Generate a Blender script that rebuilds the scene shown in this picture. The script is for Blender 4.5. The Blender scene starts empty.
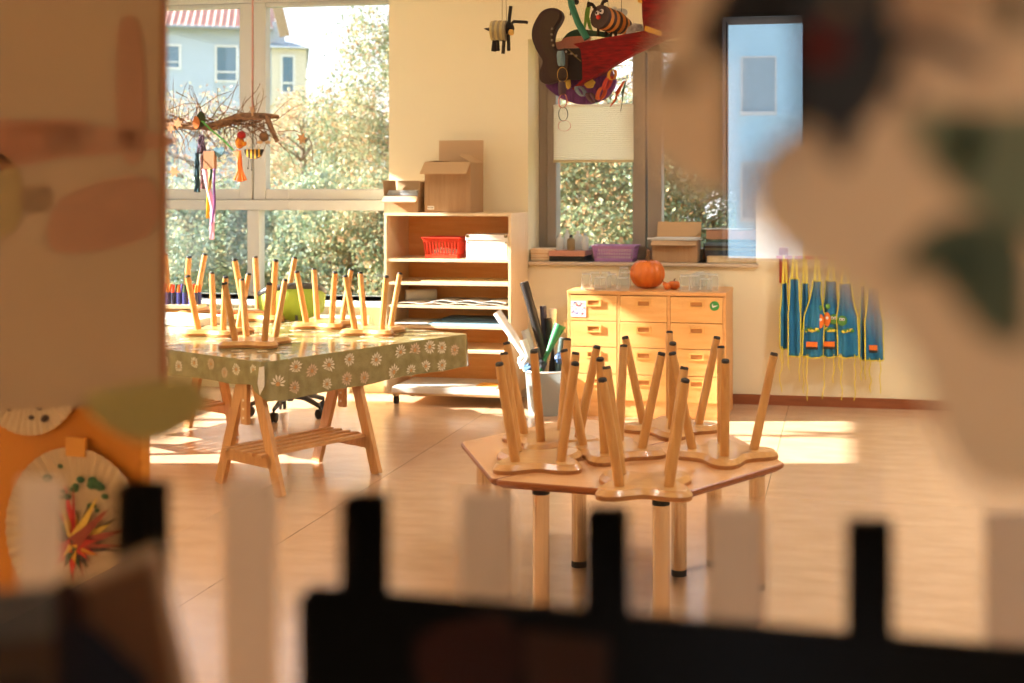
import bpy, math, random
import numpy as np
from mathutils import Vector, Matrix, Euler
R=math.radians
random.seed(7)
scn=bpy.context.scene
COL=scn.collection
# ---------------------------------------------------------------- camera maths (only used to measure the place)
F=1242.;H=1.38;CX=612.;CY=185.
YAW=math.atan(233/F)
FW=Vector((-math.sin(YAW),math.cos(YAW),0)); RT=Vector((math.cos(YAW),math.sin(YAW),0)); UP=Vector((0,0,1)); CAM=Vector((0,0,H))
def ray(x,y): return FW+RT*((x-CX)/F)+UP*((CY-y)/F)
def G(x,y,z=0.):
    d=ray(x,y); return CAM+d*((z-H)/d.z)
def W(x,y,Y):
    d=ray(x,y); return CAM+d*(Y/d.y)
# ---------------------------------------------------------------- materials
def lin(c):
    return tuple(((v/255)/12.92 if v/255<=.04045 else ((v/255+.055)/1.055)**2.4) for v in c)+(1,)
MATS={}
def mat(name,rgb,rough=.6,metal=0,spec=.5,var=0,scale=8,stretch=(1,1,1),rgb2=None,bump=0,bscale=60,trans=0,coat=0):
    if name in MATS: return MATS[name]
    m=bpy.data.materials.new(name); m.use_nodes=True; nt=m.node_tree; N=nt.nodes; L=nt.links
    b=N['Principled BSDF']; out=N['Material Output']
    b.inputs['Base Color'].default_value=lin(rgb); b.inputs['Roughness'].default_value=rough
    b.inputs['Metallic'].default_value=metal; b.inputs['Specular IOR Level'].default_value=spec
    b.inputs['Coat Weight'].default_value=coat
    tc=N.new('ShaderNodeTexCoord'); mp=N.new('ShaderNodeMapping'); mp.inputs['Scale'].default_value=stretch
    L.new(tc.outputs['Object'],mp.inputs['Vector'])
    if rgb2:
        n=N.new('ShaderNodeTexNoise'); n.inputs['Scale'].default_value=scale; n.inputs['Detail'].default_value=4
        L.new(mp.outputs['Vector'],n.inputs['Vector'])
        r=N.new('ShaderNodeValToRGB'); r.color_ramp.elements[0].position=.35; r.color_ramp.elements[1].position=.68
        r.color_ramp.elements[0].color=lin(rgb); r.color_ramp.elements[1].color=lin(rgb2)
        L.new(n.outputs['Fac'],r.inputs['Fac']); L.new(r.outputs['Color'],b.inputs['Base Color'])
        colsrc=r.outputs['Color']
    else: colsrc=None
    if bump:
        n2=N.new('ShaderNodeTexNoise'); n2.inputs['Scale'].default_value=bscale; L.new(mp.outputs['Vector'],n2.inputs['Vector'])
        bp=N.new('ShaderNodeBump'); bp.inputs['Strength'].default_value=bump; bp.inputs['Distance'].default_value=.01
        L.new(n2.outputs['Fac'],bp.inputs['Height']); L.new(bp.outputs['Normal'],b.inputs['Normal'])
    if trans:
        t=N.new('ShaderNodeBsdfTranslucent'); t.inputs['Color'].default_value=lin(rgb)
        if colsrc: L.new(colsrc,t.inputs['Color'])
        mx=N.new('ShaderNodeMixShader'); mx.inputs[0].default_value=trans
        L.new(b.outputs[0],mx.inputs[1]); L.new(t.outputs[0],mx.inputs[2]); L.new(mx.outputs[0],out.inputs['Surface'])
    MATS[name]=m; return m
def wood(name,a,b,rough=.45,axis=2,scale=6,coat=0):
    st=[14,14,14]; st[axis]=1.2
    return mat(name,a,rough,rgb2=b,scale=scale,stretch=tuple(st),coat=coat)
def glassmat(name,r0=.05,tint=(255,255,255)):
    """thin clear sheet: transparent plus a mirror share that grows towards grazing angles (Schlick)"""
    if name in MATS: return MATS[name]
    m=bpy.data.materials.new(name); m.use_nodes=True; nt=m.node_tree; N=nt.nodes; L=nt.links
    N.remove(N['Principled BSDF']); out=N['Material Output']
    tr=N.new('ShaderNodeBsdfTransparent'); tr.inputs['Color'].default_value=lin(tint)
    gl=N.new('ShaderNodeBsdfGlossy'); gl.inputs['Roughness'].default_value=0.0
    lw=N.new('ShaderNodeLayerWeight'); lw.inputs['Blend'].default_value=.5
    pw=N.new('ShaderNodeMath'); pw.operation='POWER'; pw.inputs[1].default_value=5; L.new(lw.outputs['Facing'],pw.inputs[0])
    ml=N.new('ShaderNodeMath'); ml.operation='MULTIPLY_ADD'; ml.inputs[1].default_value=1-r0; ml.inputs[2].default_value=r0; L.new(pw.outputs[0],ml.inputs[0])
    mx=N.new('ShaderNodeMixShader'); L.new(ml.outputs[0],mx.inputs[0]); L.new(tr.outputs[0],mx.inputs[1]); L.new(gl.outputs[0],mx.inputs[2])
    L.new(mx.outputs[0],out.inputs['Surface'])
    MATS[name]=m; return m
def emis(name,rgb,s):
    m=bpy.data.materials.new(name); m.use_nodes=True; b=m.node_tree.nodes['Principled BSDF']
    b.inputs['Base Color'].default_value=lin(rgb); b.inputs['Emission Color'].default_value=lin(rgb); b.inputs['Emission Strength'].default_value=s
    return m
# ---------------------------------------------------------------- mesh builder
class MB:
    def __init__(s): s.v=[];s.f=[];s.mi=[];s.sm=[]
    def add(s,vs,fs,mi=0,sm=False,M=None):
        o=len(s.v)
        for p in vs:
            p=Vector(p); s.v.append(M@p if M else p)
        for f in fs: s.f.append([i+o for i in f]); s.mi.append(mi); s.sm.append(sm)
        return s
    def box(s,lo,hi,mi=0,M=None):
        x0,y0,z0=lo;x1,y1,z1=hi
        vs=[(x0,y0,z0),(x1,y0,z0),(x1,y1,z0),(x0,y1,z0),(x0,y0,z1),(x1,y0,z1),(x1,y1,z1),(x0,y1,z1)]
        return s.add(vs,[(0,3,2,1),(4,5,6,7),(0,1,5,4),(1,2,6,5),(2,3,7,6),(3,0,4,7)],mi,False,M)
    def cbox(s,c,d,mi=0,M=None):
        return s.box([c[i]-d[i]/2 for i in range(3)],[c[i]+d[i]/2 for i in range(3)],mi,M)
    def bar(s,a,b,w,t,mi=0,up=(0,0,1)):
        a=Vector(a);b=Vector(b);z=(b-a);l=z.length;z.normalize();u=Vector(up)
        if abs(z.dot(u))>.98: u=Vector((1,0,0))
        x=z.cross(u).normalized();y=z.cross(x).normalized()
        M=Matrix((x,y,z)).transposed().to_4x4();M.translation=a
        return s.box((-w/2,-t/2,0),(w/2,t/2,l),mi,M)
    def tube(s,pts,rad,n=8,mi=0,closed=False,cap=True):
        pts=[Vector(p) for p in pts];k=len(pts)
        if not hasattr(rad,'__len__'): rad=[rad]*k
        vs=[];prev=None
        for i,p in enumerate(pts):
            if closed: t=pts[(i+1)%k]-pts[i-1]
            else: t=pts[min(i+1,k-1)]-pts[max(i-1,0)]
            if t.length<1e-9: t=Vector((0,0,1))
            t.normalize()
            if prev is None:
                u=Vector((0,0,1)) if abs(t.z)<.9 else Vector((1,0,0)); x=t.cross(u).normalized()
            else:
                x=prev-t*prev.dot(t)
                x=x.normalized() if x.length>1e-6 else t.orthogonal().normalized()
            prev=x;y=t.cross(x)
            for j in range(n):
                a=2*math.pi*j/n; vs.append(p+(x*math.cos(a)+y*math.sin(a))*rad[i])
        fs=[]
        for i in range(k if closed else k-1):
            i2=(i+1)%k
            for j in range(n):
                j2=(j+1)%n; fs.append((i*n+j,i*n+j2,i2*n+j2,i2*n+j))
        s.add(vs,fs,mi,True)
        if cap and not closed:
            s.add(vs[:n],[tuple(range(n))[::-1]],mi); s.add(vs[-n:],[tuple(range(n))],mi)
        return s
    def lathe(s,prof,n=20,mi=0,M=None,fn=None):
        vs=[];fs=[];k=len(prof)
        for (r,z) in prof:
            for j in range(n):
                a=2*math.pi*j/n; rr=r*(fn(a,z) if fn else 1); vs.append((rr*math.cos(a),rr*math.sin(a),z))
        for i in range(k-1):
            for j in range(n):
                j2=(j+1)%n; fs.append((i*n+j,i*n+j2,(i+1)*n+j2,(i+1)*n+j))
        s.add(vs,fs,mi,True,M)
        if prof[0][0]>1e-4: s.add(vs[:n],[tuple(range(n))[::-1]],mi,False,M)
        if prof[-1][0]>1e-4: s.add(vs[-n:],[tuple(range(n))],mi,False,M)
        return s
    def prism(s,out,d,mi=0,mi_side=None):
        """out: 3-D outline, d: thickness vector"""
        o=[Vector(p) for p in out];d=Vector(d);n=len(o)
        s.add(o+[p+d for p in o],[tuple(range(n))[::-1],tuple(range(n,2*n))],mi)
        s.add(o+[p+d for p in o],[(i,(i+1)%n,(i+1)%n+n,i+n) for i in range(n)],mi if mi_side is None else mi_side)
        return s
    def ball(s,c,r,mi=0,n=12,sq=(1,1,1),M=None):
        k=n//2+1;prof=[];vs=[];fs=[]
        for i in range(k+1):
            t=math.pi*i/k
            for j in range(n):
                a=2*math.pi*j/n; vs.append((c[0]+r*sq[0]*math.sin(t)*math.cos(a),c[1]+r*sq[1]*math.sin(t)*math.sin(a),c[2]-r*sq[2]*math.cos(t)))
        for i in range(k):
            for j in range(n):
                j2=(j+1)%n; fs.append((i*n+j,i*n+j2,(i+1)*n+j2,(i+1)*n+j))
        return s.add(vs,fs,mi,True,M)
    def build(s,name,mats,parent=None,bevel=0,loc=None,solid=0):
        me=bpy.data.meshes.new(name); me.from_pydata([tuple(p) for p in s.v],[],s.f)
        if not isinstance(mats,(list,tuple)): mats=[mats]
        for m in mats: me.materials.append(m)
        me.polygons.foreach_set('material_index',s.mi); me.polygons.foreach_set('use_smooth',s.sm)
        me.validate(); me.update()
        o=bpy.data.objects.new(name,me); COL.objects.link(o)
        if parent: o.parent=parent
        if loc is not None: o.location=loc
        if bevel:
            b=o.modifiers.new('b','BEVEL'); b.width=bevel; b.segments=2; b.limit_method='ANGLE'; b.angle_limit=R(40)
        if solid:
            b=o.modifiers.new('s','SOLIDIFY'); b.thickness=solid; b.offset=0
        return o
def thing(name,label,cat,loc=(0,0,0),rz=0,group=None):
    o=bpy.data.objects.new(name,None); o.empty_display_size=.1; COL.objects.link(o); o.location=loc; o.rotation_euler=(0,0,rz)
    return tag(o,label,cat,group)
def tag(o,label,cat,group=None,kind=None):
    o['label']=label;o['category']=cat
    if group:o['group']=group
    if kind:o['kind']=kind
    return o
def recentre(o):
    """move a mesh object's origin to its base centre"""
    me=o.data;n=len(me.vertices);a=np.empty(n*3);me.vertices.foreach_get('co',a);a=a.reshape(-1,3)
    c=np.array([(a[:,0].min()+a[:,0].max())/2,(a[:,1].min()+a[:,1].max())/2,a[:,2].min()])
    a-=c;me.vertices.foreach_set('co',a.ravel());o.location=Vector(o.location)+Vector(c);me.update();return o
def copy_tree(o,parent=None):
    c=o.copy();COL.objects.link(c)
    if parent:c.parent=parent
    for ch in [x for x in list(bpy.data.objects) if x.parent==o]: copy_tree(ch,c)
    return c
def struct(o,label=None):
    o['kind']='structure'
    if label:o['label']=label
    return o
def smooth_outline(pts,k=4):
    """closed Catmull-Rom in 2-D"""
    n=len(pts);res=[]
    for i in range(n):
        p0,p1,p2,p3=[Vector(pts[(i+j-1)%n]) for j in range(4)]
        for t in range(k):
            t/=k
            res.append(.5*((2*p1)+(p2-p0)*t+(2*p0-5*p1+4*p2-p3)*t*t+(3*p1-p0-3*p2+p3)*t**3))
    return res
# ---------------------------------------------------------------- common materials
M_birch=wood('birch_ply',(244,220,184),(238,208,168),.5,axis=0,scale=3)
M_birch_v=wood('birch_ply_v',(242,218,180),(234,204,162),.5,axis=2,scale=3)
M_beech=wood('beech',(232,176,112),(220,160,96),.4,axis=0,scale=4)
M_stool=wood('stool_wood',(212,162,98),(194,138,76),.35,axis=2,scale=5)
M_seat=wood('stool_seat_wood',(218,170,106),(200,146,84),.33,axis=0,scale=5,coat=.3)
M_seatedge=wood('seat_edge_wood',(176,118,66),(150,94,48),.4,axis=0,scale=5)
M_pine=wood('pine',(214,162,104),(194,138,82),.45,axis=2,scale=5)
M_black=mat('black_rubber',(22,20,19),.6)
M_white=mat('white_lacquer',(236,234,230),.4)
M_steel=mat('steel',(190,180,168),.22,metal=1)
M_card=mat('cardboard',(186,150,112),.85,rgb2=(174,136,98),scale=3,stretch=(30,30,1))
M_card_in=mat('cardboard_inside',(200,165,125),.85)
M_paper=mat('paper_white',(240,236,228),.7,trans=.15)
M_red=mat('red_plastic',(222,60,38),.35)
M_plasticw=mat('milky_plastic',(236,240,238),.3,trans=.4)
M_glass=glassmat('window_glass',.04)
def jarglass():
    m=bpy.data.materials.new('jar_glass');m.use_nodes=True;nt=m.node_tree;N=nt.nodes;L=nt.links;b=N['Principled BSDF'];b.inputs['Base Color'].default_value=lin((244,246,244));b.inputs['Roughness'].default_value=.08
    tr=N.new('ShaderNodeBsdfTransparent');tr.inputs['Color'].default_value=(.97,.98,.98,1);lw=N.new('ShaderNodeLayerWeight');lw.inputs['Blend'].default_value=.5
    pw=N.new('ShaderNodeMath');pw.operation='POWER';pw.inputs[1].default_value=2.2;L.new(lw.outputs['Facing'],pw.inputs[0])
    ml=N.new('ShaderNodeMath');ml.operation='MULTIPLY_ADD';ml.inputs[1].default_value=.6;ml.inputs[2].default_value=.05;L.new(pw.outputs[0],ml.inputs[0])  # white diffuse share at grazing angles imitates bright glass edge reflections
    mx=N.new('ShaderNodeMixShader');L.new(ml.outputs[0],mx.inputs[0]);L.new(tr.outputs[0],mx.inputs[1]);L.new(b.outputs[0],mx.inputs[2]);L.new(mx.outputs[0],N['Material Output'].inputs['Surface']);return m
M_jar=jarglass()
# ---------------------------------------------------------------- setting
YW=7.852; XL=-5.1; XR=3.3; ZC=2.85; YP=.31
def floor_mat():
    m=mat('lino',(212,178,146),.22,rgb2=(200,165,132),scale=5,stretch=(1,2.2,1),spec=.6)
    nt=m.node_tree;N=nt.nodes;L=nt.links;b=N['Principled BSDF']
    ramp=[n for n in N if n.type=='VALTORGB'][0]
    tc=[n for n in N if n.type=='TEX_COORD'][0]
    sep=N.new('ShaderNodeSeparateXYZ');L.new(tc.outputs['Object'],sep.inputs[0])
    prev=ramp.outputs['Color']
    for x in (-3.94,-2.142,-.346,1.45):
        s=N.new('ShaderNodeMath');s.operation='SUBTRACT';s.inputs[1].default_value=x;L.new(sep.outputs[0],s.inputs[0])
        a=N.new('ShaderNodeMath');a.operation='ABSOLUTE';L.new(s.outputs[0],a.inputs[0])
        l=N.new('ShaderNodeMath');l.operation='LESS_THAN';l.inputs[1].default_value=.0015;L.new(a.outputs[0],l.inputs[0])
        mx=N.new('ShaderNodeMixRGB');mx.inputs[2].default_value=lin((110,80,55));L.new(l.outputs[0],mx.inputs[0]);L.new(prev,mx.inputs[1]);prev=mx.outputs[0]
    L.new(prev,b.inputs['Base Color'])
    n=N.new('ShaderNodeTexNoise');n.inputs['Scale'].default_value=14;L.new(tc.outputs['Object'],n.inputs['Vector'])
    bp=N.new('ShaderNodeBump');bp.inputs['Strength'].default_value=.12;bp.inputs['Distance'].default_value=.004;L.new(n.outputs['Fac'],bp.inputs['Height']);L.new(bp.outputs['Normal'],b.inputs['Normal'])
    return m
M_floor=floor_mat()
M_wall=mat('cream_wall',(240,230,197),.8,bump=.05,bscale=200)
M_ceil=mat('ceiling_paint',(246,240,228),.9)
M_skirt=wood('skirting_wood',(158,92,54),(140,76,42),.45,axis=0)
M_frame=mat('window_frame_white',(196,194,186),.45)
M_frame2=mat('window_frame_taupe',(148,136,124),.5)
struct(MB().box((XL-.3,YP+.06,-.1),(XR+.2,YW+.4,0)).build('floor',M_floor))
struct(MB().box((XL-.3,YP-.06,ZC),(XR+.2,YW+.4,ZC+.15)).build('ceiling',M_ceil))
W1=(-5.08,-2.984,.604,2.72); W2=(-2.03,-.55,.885,2.33); TH=.42
def hole_wall(mb,axis,pos,th,u0,u1,z0,z1,holes):
    us=sorted({u0,u1,*[h[0] for h in holes],*[h[1] for h in holes]})
    for a,b in zip(us[:-1],us[1:]):
        hs=[h for h in holes if h[0]<=a+1e-6 and h[1]>=b-1e-6]
        segs=[(z0,z1)]
        for h in hs:
            ns=[]
            for s in segs:
                if h[2]>s[0]: ns.append((s[0],h[2]))
                if h[3]<s[1]: ns.append((h[3],s[1]))
            segs=ns
        for s in segs:
            if axis=='y': mb.box((a,pos,s[0]),(b,pos+th,s[1]))
            else: mb.box((pos,a,s[0]),(pos+th,b,s[1]))
    return mb
struct(hole_wall(MB(),'y',YW,TH,XL-.3,XR+.2,0,ZC,[W1,W2]).build('wall_back',M_wall))
WL=(5.22,7.62,.62,2.63); WL2=(1.2,4.3,.85,2.5)
struct(hole_wall(MB(),'x',XL-.3,.3,YP-.06,YW,0,ZC,[WL,WL2]).build('wall_left',M_wall))
struct(MB().box((XR,YP-.06,0),(XR+.2,YW,ZC)).build('wall_right',M_wall))
struct(hole_wall(MB(),'y',YP-.06,.12,XL,XR,0,ZC,[(-.62,.75,.95,2.0)]).build('wall_front',M_wall))
struct(MB().box((-2.01,YW-.014,0),(XR,YW,.062)).build('baseboard_back',M_skirt))
# corridor where the photographer stands
struct(MB().box((-2.6,-4.9,-.1),(2.8,YP+.06,0)).build('floor_corridor',mat('corridor_floor',(70,58,48),.6)))
struct(MB().box((-2.6,-4.9,ZC),(2.8,YP-.06,ZC+.15)).build('ceiling_corridor',M_ceil))
M_corr=mat('corridor_wall',(104,84,66),.8)
struct(MB().box((-2.75,-4.9,0),(-2.6,YP-.06,ZC)).build('wall_corridor_left',M_corr))
struct(MB().box((2.8,-4.9,0),(2.95,YP-.06,ZC)).build('wall_corridor_right',M_corr))
# the pane the photograph is taken through, and its frame
pane=thing('window_3','clear interior window pane covered with paper cut-outs','window'); struct(pane)
del pane['category']
MB().box((-.60,YP-.002,.97),(.73,YP+.002,1.98)).build('window_pane',glassmat('interior_glass',.21),pane)
f=MB()
for lo,hi in (((-.62,YP-.03,.95),(-.585,YP+.03,2.0)),((.715,YP-.03,.95),(.75,YP+.03,2.0)),((-.585,YP-.03,.95),(.715,YP+.03,.985)),((-.585,YP-.03,1.965),(.715,YP+.03,2.0))): f.box(lo,hi)
f.build('window_frame',M_frame2,pane,bevel=.003)
# corridor window reflected in the pane
YC=-4.9; VY=2*YP-YC
pa=W(723,18,VY); pb=W(803,262,VY)
cx0,cx1,cz1,cz0=pa.x,pb.x,pa.z,pb.z
struct(hole_wall(MB(),'y',YC-.25,.25,-2.75,2.95,0,ZC,[(cx0,cx1,cz0,cz1)]).build('wall_corridor_far',M_corr))
cw=thing('window_4','','window'); struct(cw); del cw['category']; cw['label']='tall narrow corridor window facing a pale blue house'
f=MB()
for lo,hi in (((cx0-.02,YC-.2,cz0),(cx0+.006,YC-.14,cz1)),((cx1-.006,YC-.2,cz0),(cx1+.02,YC-.14,cz1))): f.box(lo,hi)
f.box((cx0-.02,YC-.02,cz1),(cx1+.02,YC+.02,cz1+.02)); f.box((cx0-.02,YC-.02,cz0),(cx0,YC+.02,cz1)); f.box((cx1,YC-.02,cz0),(cx1+.02,YC+.02,cz1))
f.build('window_frame',mat('dark_frame',(40,38,36),.5),cw)
# ---------------------------------------------------------------- window 1 (large, white frames) and window 2 (taupe)
def window(name,label,W_,Yf,frames,panes,m,sillbox=None,extra=None):
    o=thing(name,label,'window'); struct(o); del o['category']
    f=MB()
    for (x0,x1,z0,z1,t) in frames: f.box((x0,Yf-t/2,z0),(x1,Yf+t/2,z1))
    f.build('window_frame',m,o,bevel=.006)
    g=MB()
    for (x0,x1,z0,z1) in panes: g.box((x0,Yf-.006,z0),(x1,Yf+.006,z1))
    g.build('window_pane',M_glass,o)
    if sillbox: MB().box(*sillbox).build('window_sill',extra or m,o,bevel=.004)
    return o
Yf=YW+.27
X=lambda px,Y=Yf:W(px,185,Y).x
Z=lambda py,px=300,Y=Yf:W(px,py,Y).z
z190,z207,z300=Z(189),Z(207),Z(300)
a,b_,c_,d_=X(242),X(253.5),X(257),X(268)
# upper casements, lower fixed lights
fr=[(W1[0],-5.0,W1[2],W1[3],.12),(-5.0,W1[1],2.655,W1[3],.12),(-5.0,W1[1],z207-.022,z207+.05,.12),
    (a,X(254.6),z207+.05,2.655,.08),(X(254.6),X(256.4),z207+.05,2.655,.05),(X(256.4),d_,z207+.05,2.655,.08),(X(250),X(262),z300,z207-.022,.09),
    (-4.93,a,z207+.05,z190,.07),(-4.93,a,2.625,2.655,.07),(d_,W1[1],z207+.05,z190,.07),(d_,W1[1],2.625,2.655,.07),
    (-5.0,W1[1],W1[2],z300,.12),(-5.0,-4.93,z207+.05,2.655,.07)]
w1=window('window_1','large white framed window with four lights behind the trestle table',W1,Yf,fr,
       [(-4.93,a,z190,2.625),(d_,W1[1],z190,2.625),(-5.0,X(250),z300,z207-.022),(X(262),W1[1],z300,z207-.022)],M_frame,
       ((W1[0],YW-.12,W1[2]-.03),(W1[1]+.1,Yf-.04,W1[2])),M_white)
Yg=YW+.34
X2=lambda px:W(px,185,Yg).x
Z2=lambda py:W(600,py,Yg).z
zb=W2[2]+.0; zt=W2[3]
g0,g1=X2(557),X2(634); h0,h1=X2(663),X2(737)
fr=[(W2[0],X2(556),zb,zt,.10),(X2(549),g0+.01,zb,zt,.13),(g1,X2(647),zb,zt,.12),(X2(649),h0,zb,zt,.12),(h1,W2[1]+.02,zb,zt,.11),
    (W2[0],W2[1],zt-.07,zt,.12),(W2[0],W2[1],zb,Z2(247),.10)]
w2=window('window_2','taupe framed double window above the drawer cabinet',W2,Yg,fr,[(g0,g1,Z2(247),zt-.07),(h0,h1,Z2(247),zt-.07)],M_frame2,
       ((W2[0]-.01,YW-.035,W2[2]-.022),(W2[1]+.015,Yg-.05,W2[2])),mat('sill_stone',(205,190,170),.4))
# honeycomb blind in the left casement
bl=thing('pleated_blind','cream honeycomb pleated blind lowered halfway in the left casement above the purple basket','blind',(0,0,0))
mb=MB();zt_,zb_=Z2(107),Z2(160);n=26;x0,x1=g0-.005,g1+.01
vs=[];fs=[]
for i in range(n*2+1):
    z=zt_+(zb_-zt_)*i/(n*2); y=Yg-.075-(.004 if i%2 else 0)
    vs+=[(x0,y,z),(x1,y,z)]
    if i: k=2*i; fs.append((k-2,k-1,k+1,k))
mb.add(vs,fs);mb.build('fabric',mat('blind_fabric',(252,248,236),.8,trans=.6),bl,solid=.002)
MB().box((x0,Yg-.09,zt_),(x1,Yg-.07,zt_+.014)).build('top_rail',M_white,bl,bevel=.003)
MB().box((x0,Yg-.095,zb_-.018),(x1,Yg-.068,zb_)).build('bottom_rail',mat('rail_beige',(205,190,150),.4),bl,bevel=.003)
# left wall windows: out of the picture, the first lets the sun in
f=MB();y0,y1,z0,z1=WL
for yy in (y0,(y0+y1)/2,y1-.06): f.box((XL-.18,yy,z0),(XL-.1,yy+.06,z1))
f.box((XL-.18,y0,z0),(XL-.1,y1,z0+.06)).box((XL-.18,y0,z1-.05),(XL-.1,y1,z1)).build('window_5',M_frame).__setitem__('kind','structure')
f=MB();y0,y1,z0,z1=WL2  # added unseen window, its sunlit blind gives warm fill light
for yy in (y0,(y0+y1)/2,y1-.06): f.box((XL-.18,yy,z0),(XL-.1,yy+.06,z1))
f.box((XL-.18,y0,z0),(XL-.1,y1,z0+.06)).box((XL-.18,y0,z1-.05),(XL-.1,y1,z1)).box((XL-.145,y0+.06,z0+.06),(XL-.142,y1-.06,z1-.05),1).build('window_6_fill',[M_frame,mat('fill_blind',(250,235,205),.8,trans=.55)]).__setitem__('kind','structure')
# radiator under window 1
rd=thing('radiator','long white panel radiator under the large window','radiator',(-3.95,YW-.09,0))
MB().box((-.85,-.035,.12),(.85,.035,.5)).build('panel',M_white,rd,bevel=.006)
f=MB()
for i in range(30): f.box((-.82+i*.056,-.043,.16),(-.795+i*.056,-.035,.46))
f.build('fins',M_white,rd,bevel=.002)
MB().box((-.85,-.045,.5),(.85,.045,.515)).build('top_grille',M_white,rd,bevel=.003)
for s in (-.7,.7): MB().box((s-.02,-.02,0),(s+.02,.02,.12)).build('leg',M_white,rd)
# ---------------------------------------------------------------- stools
def seat_outline(n=64,scale=1.):
    pts=[]
    for i in range(n):
        a=2*math.pi*i/n
        r=.150+.038*math.cos(4*(a-math.pi/4))+.003*math.cos(8*(a-math.pi/4))
        pts.append((r*math.cos(a)*scale,r*math.sin(a)*scale))
    return pts
def stool_proto(leg,sp,seatscale):
    """an upturned stool: the seat lies face down at z=0, four legs point up"""
    t=thing('stool','','stool')
    m=MB();n=64;vs=[]
    o=seat_outline(n,seatscale)
    def ring(s,z,off=0):
        r=[]
        for (x,y) in o:
            L=math.hypot(x,y); k=(L-off)/L; r.append((x*k,y*k,z))
        return r
    rings=[ring(1,0,.001),ring(1,.002,0),ring(1,.014,0),ring(1,.030,.015),ring(1,.031,.0165)]
    for r in rings: vs+=r
    fs=[(i*n+j,i*n+(j+1)%n,(i+1)*n+(j+1)%n,(i+1)*n+j) for i in range(len(rings)-1) for j in range(n)]
    for i in range(len(rings)-1):
        m.add(rings[i]+rings[i+1],[(j,(j+1)%n,(j+1)%n+n,j+n) for j in range(n)],0 if i!=1 else 1,True)
    m.add(rings[0],[tuple(range(n))[::-1]]); m.add(rings[-1],[tuple(range(n))])
    m.build('seat',[M_seat,M_seatedge],t)
    for sx in (-1,1):
        for sy in (-1,1):
            a=Vector((sx*.075*seatscale,sy*.075*seatscale,.0305)); b=Vector((sx*sp,sy*sp,leg)); d=(b-a).normalized()
            lg=MB().tube([a,a+(b-a)*.5,b-d*.012,b-d*.010],[.0165,.0158,.0145,.0145],12).build('leg',M_stool,t)
            MB().tube([b-d*.010,b-d*.0025,b],[.0135,.0135,.011],12).build('foot_cap',M_black,lg)
    return t
st=stool_proto(.365,.125,1.0)
HZ=.435
spots=[(-1.015,4.07,12,'front left stool, nearest the left corner of the hexagonal table'),
       (-.610,3.80,8,'front stool at the near edge of the hexagonal table'),
       (-1.055,4.42,38,'stool at the left rear of the hexagonal table before the bin'),
       (-.80,4.27,42,'stool in the middle of the hexagonal table'),
       (-.415,4.30,-37,'stool at the right end of the hexagonal table'),
       (-.655,4.72,-35,'rearmost stool on the hexagonal table, before the drawer cabinet')]
for i,(x,y,rz,lab) in enumerate(spots):
    o=st if i==0 else copy_tree(st)
    o.location=(x,y,HZ); o.rotation_euler=(0,0,R(rz)); o['label']='upturned wooden '+lab; o['group']='upturned stools on the hexagonal table'
TN=Vector((-2.54,5.14,0));U=Vector((math.cos(R(64)),math.sin(R(64)),0));V=Vector((-U.y,U.x,0)); TZ=.592
st2=stool_proto(.315,.112,.98)
spots=[(-2.85,5.68,6,'stool at the near corner of the flowered tablecloth'),
       (-3.25,6.06,-4,'stool left of the near one on the flowered tablecloth'),
       (-3.34,6.78,0,'stool at the far side of the flowered table, against the window mullion'),
       (-2.84,6.48,0,'stool in front of the green swivel chair on the flowered table'),
       (-2.46,6.24,2,'rightmost stool on the flowered tablecloth, before the shelf unit'),
       (-4.02,6.98,8,'stool behind the marker tray, half hidden by the hanging paper sheet')]
for i,(x,y,rz,lab) in enumerate(spots):
    o=st2 if i==0 else copy_tree(st2)
    sc_=1.14 if i in (2,5) else 1.; o.scale=(sc_,)*3
    o.location=(x,y,TZ+.002); o.rotation_euler=(0,0,R(rz)); o['label']='upturned wooden '+lab; o['group']='upturned stools on the flowered table'
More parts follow.
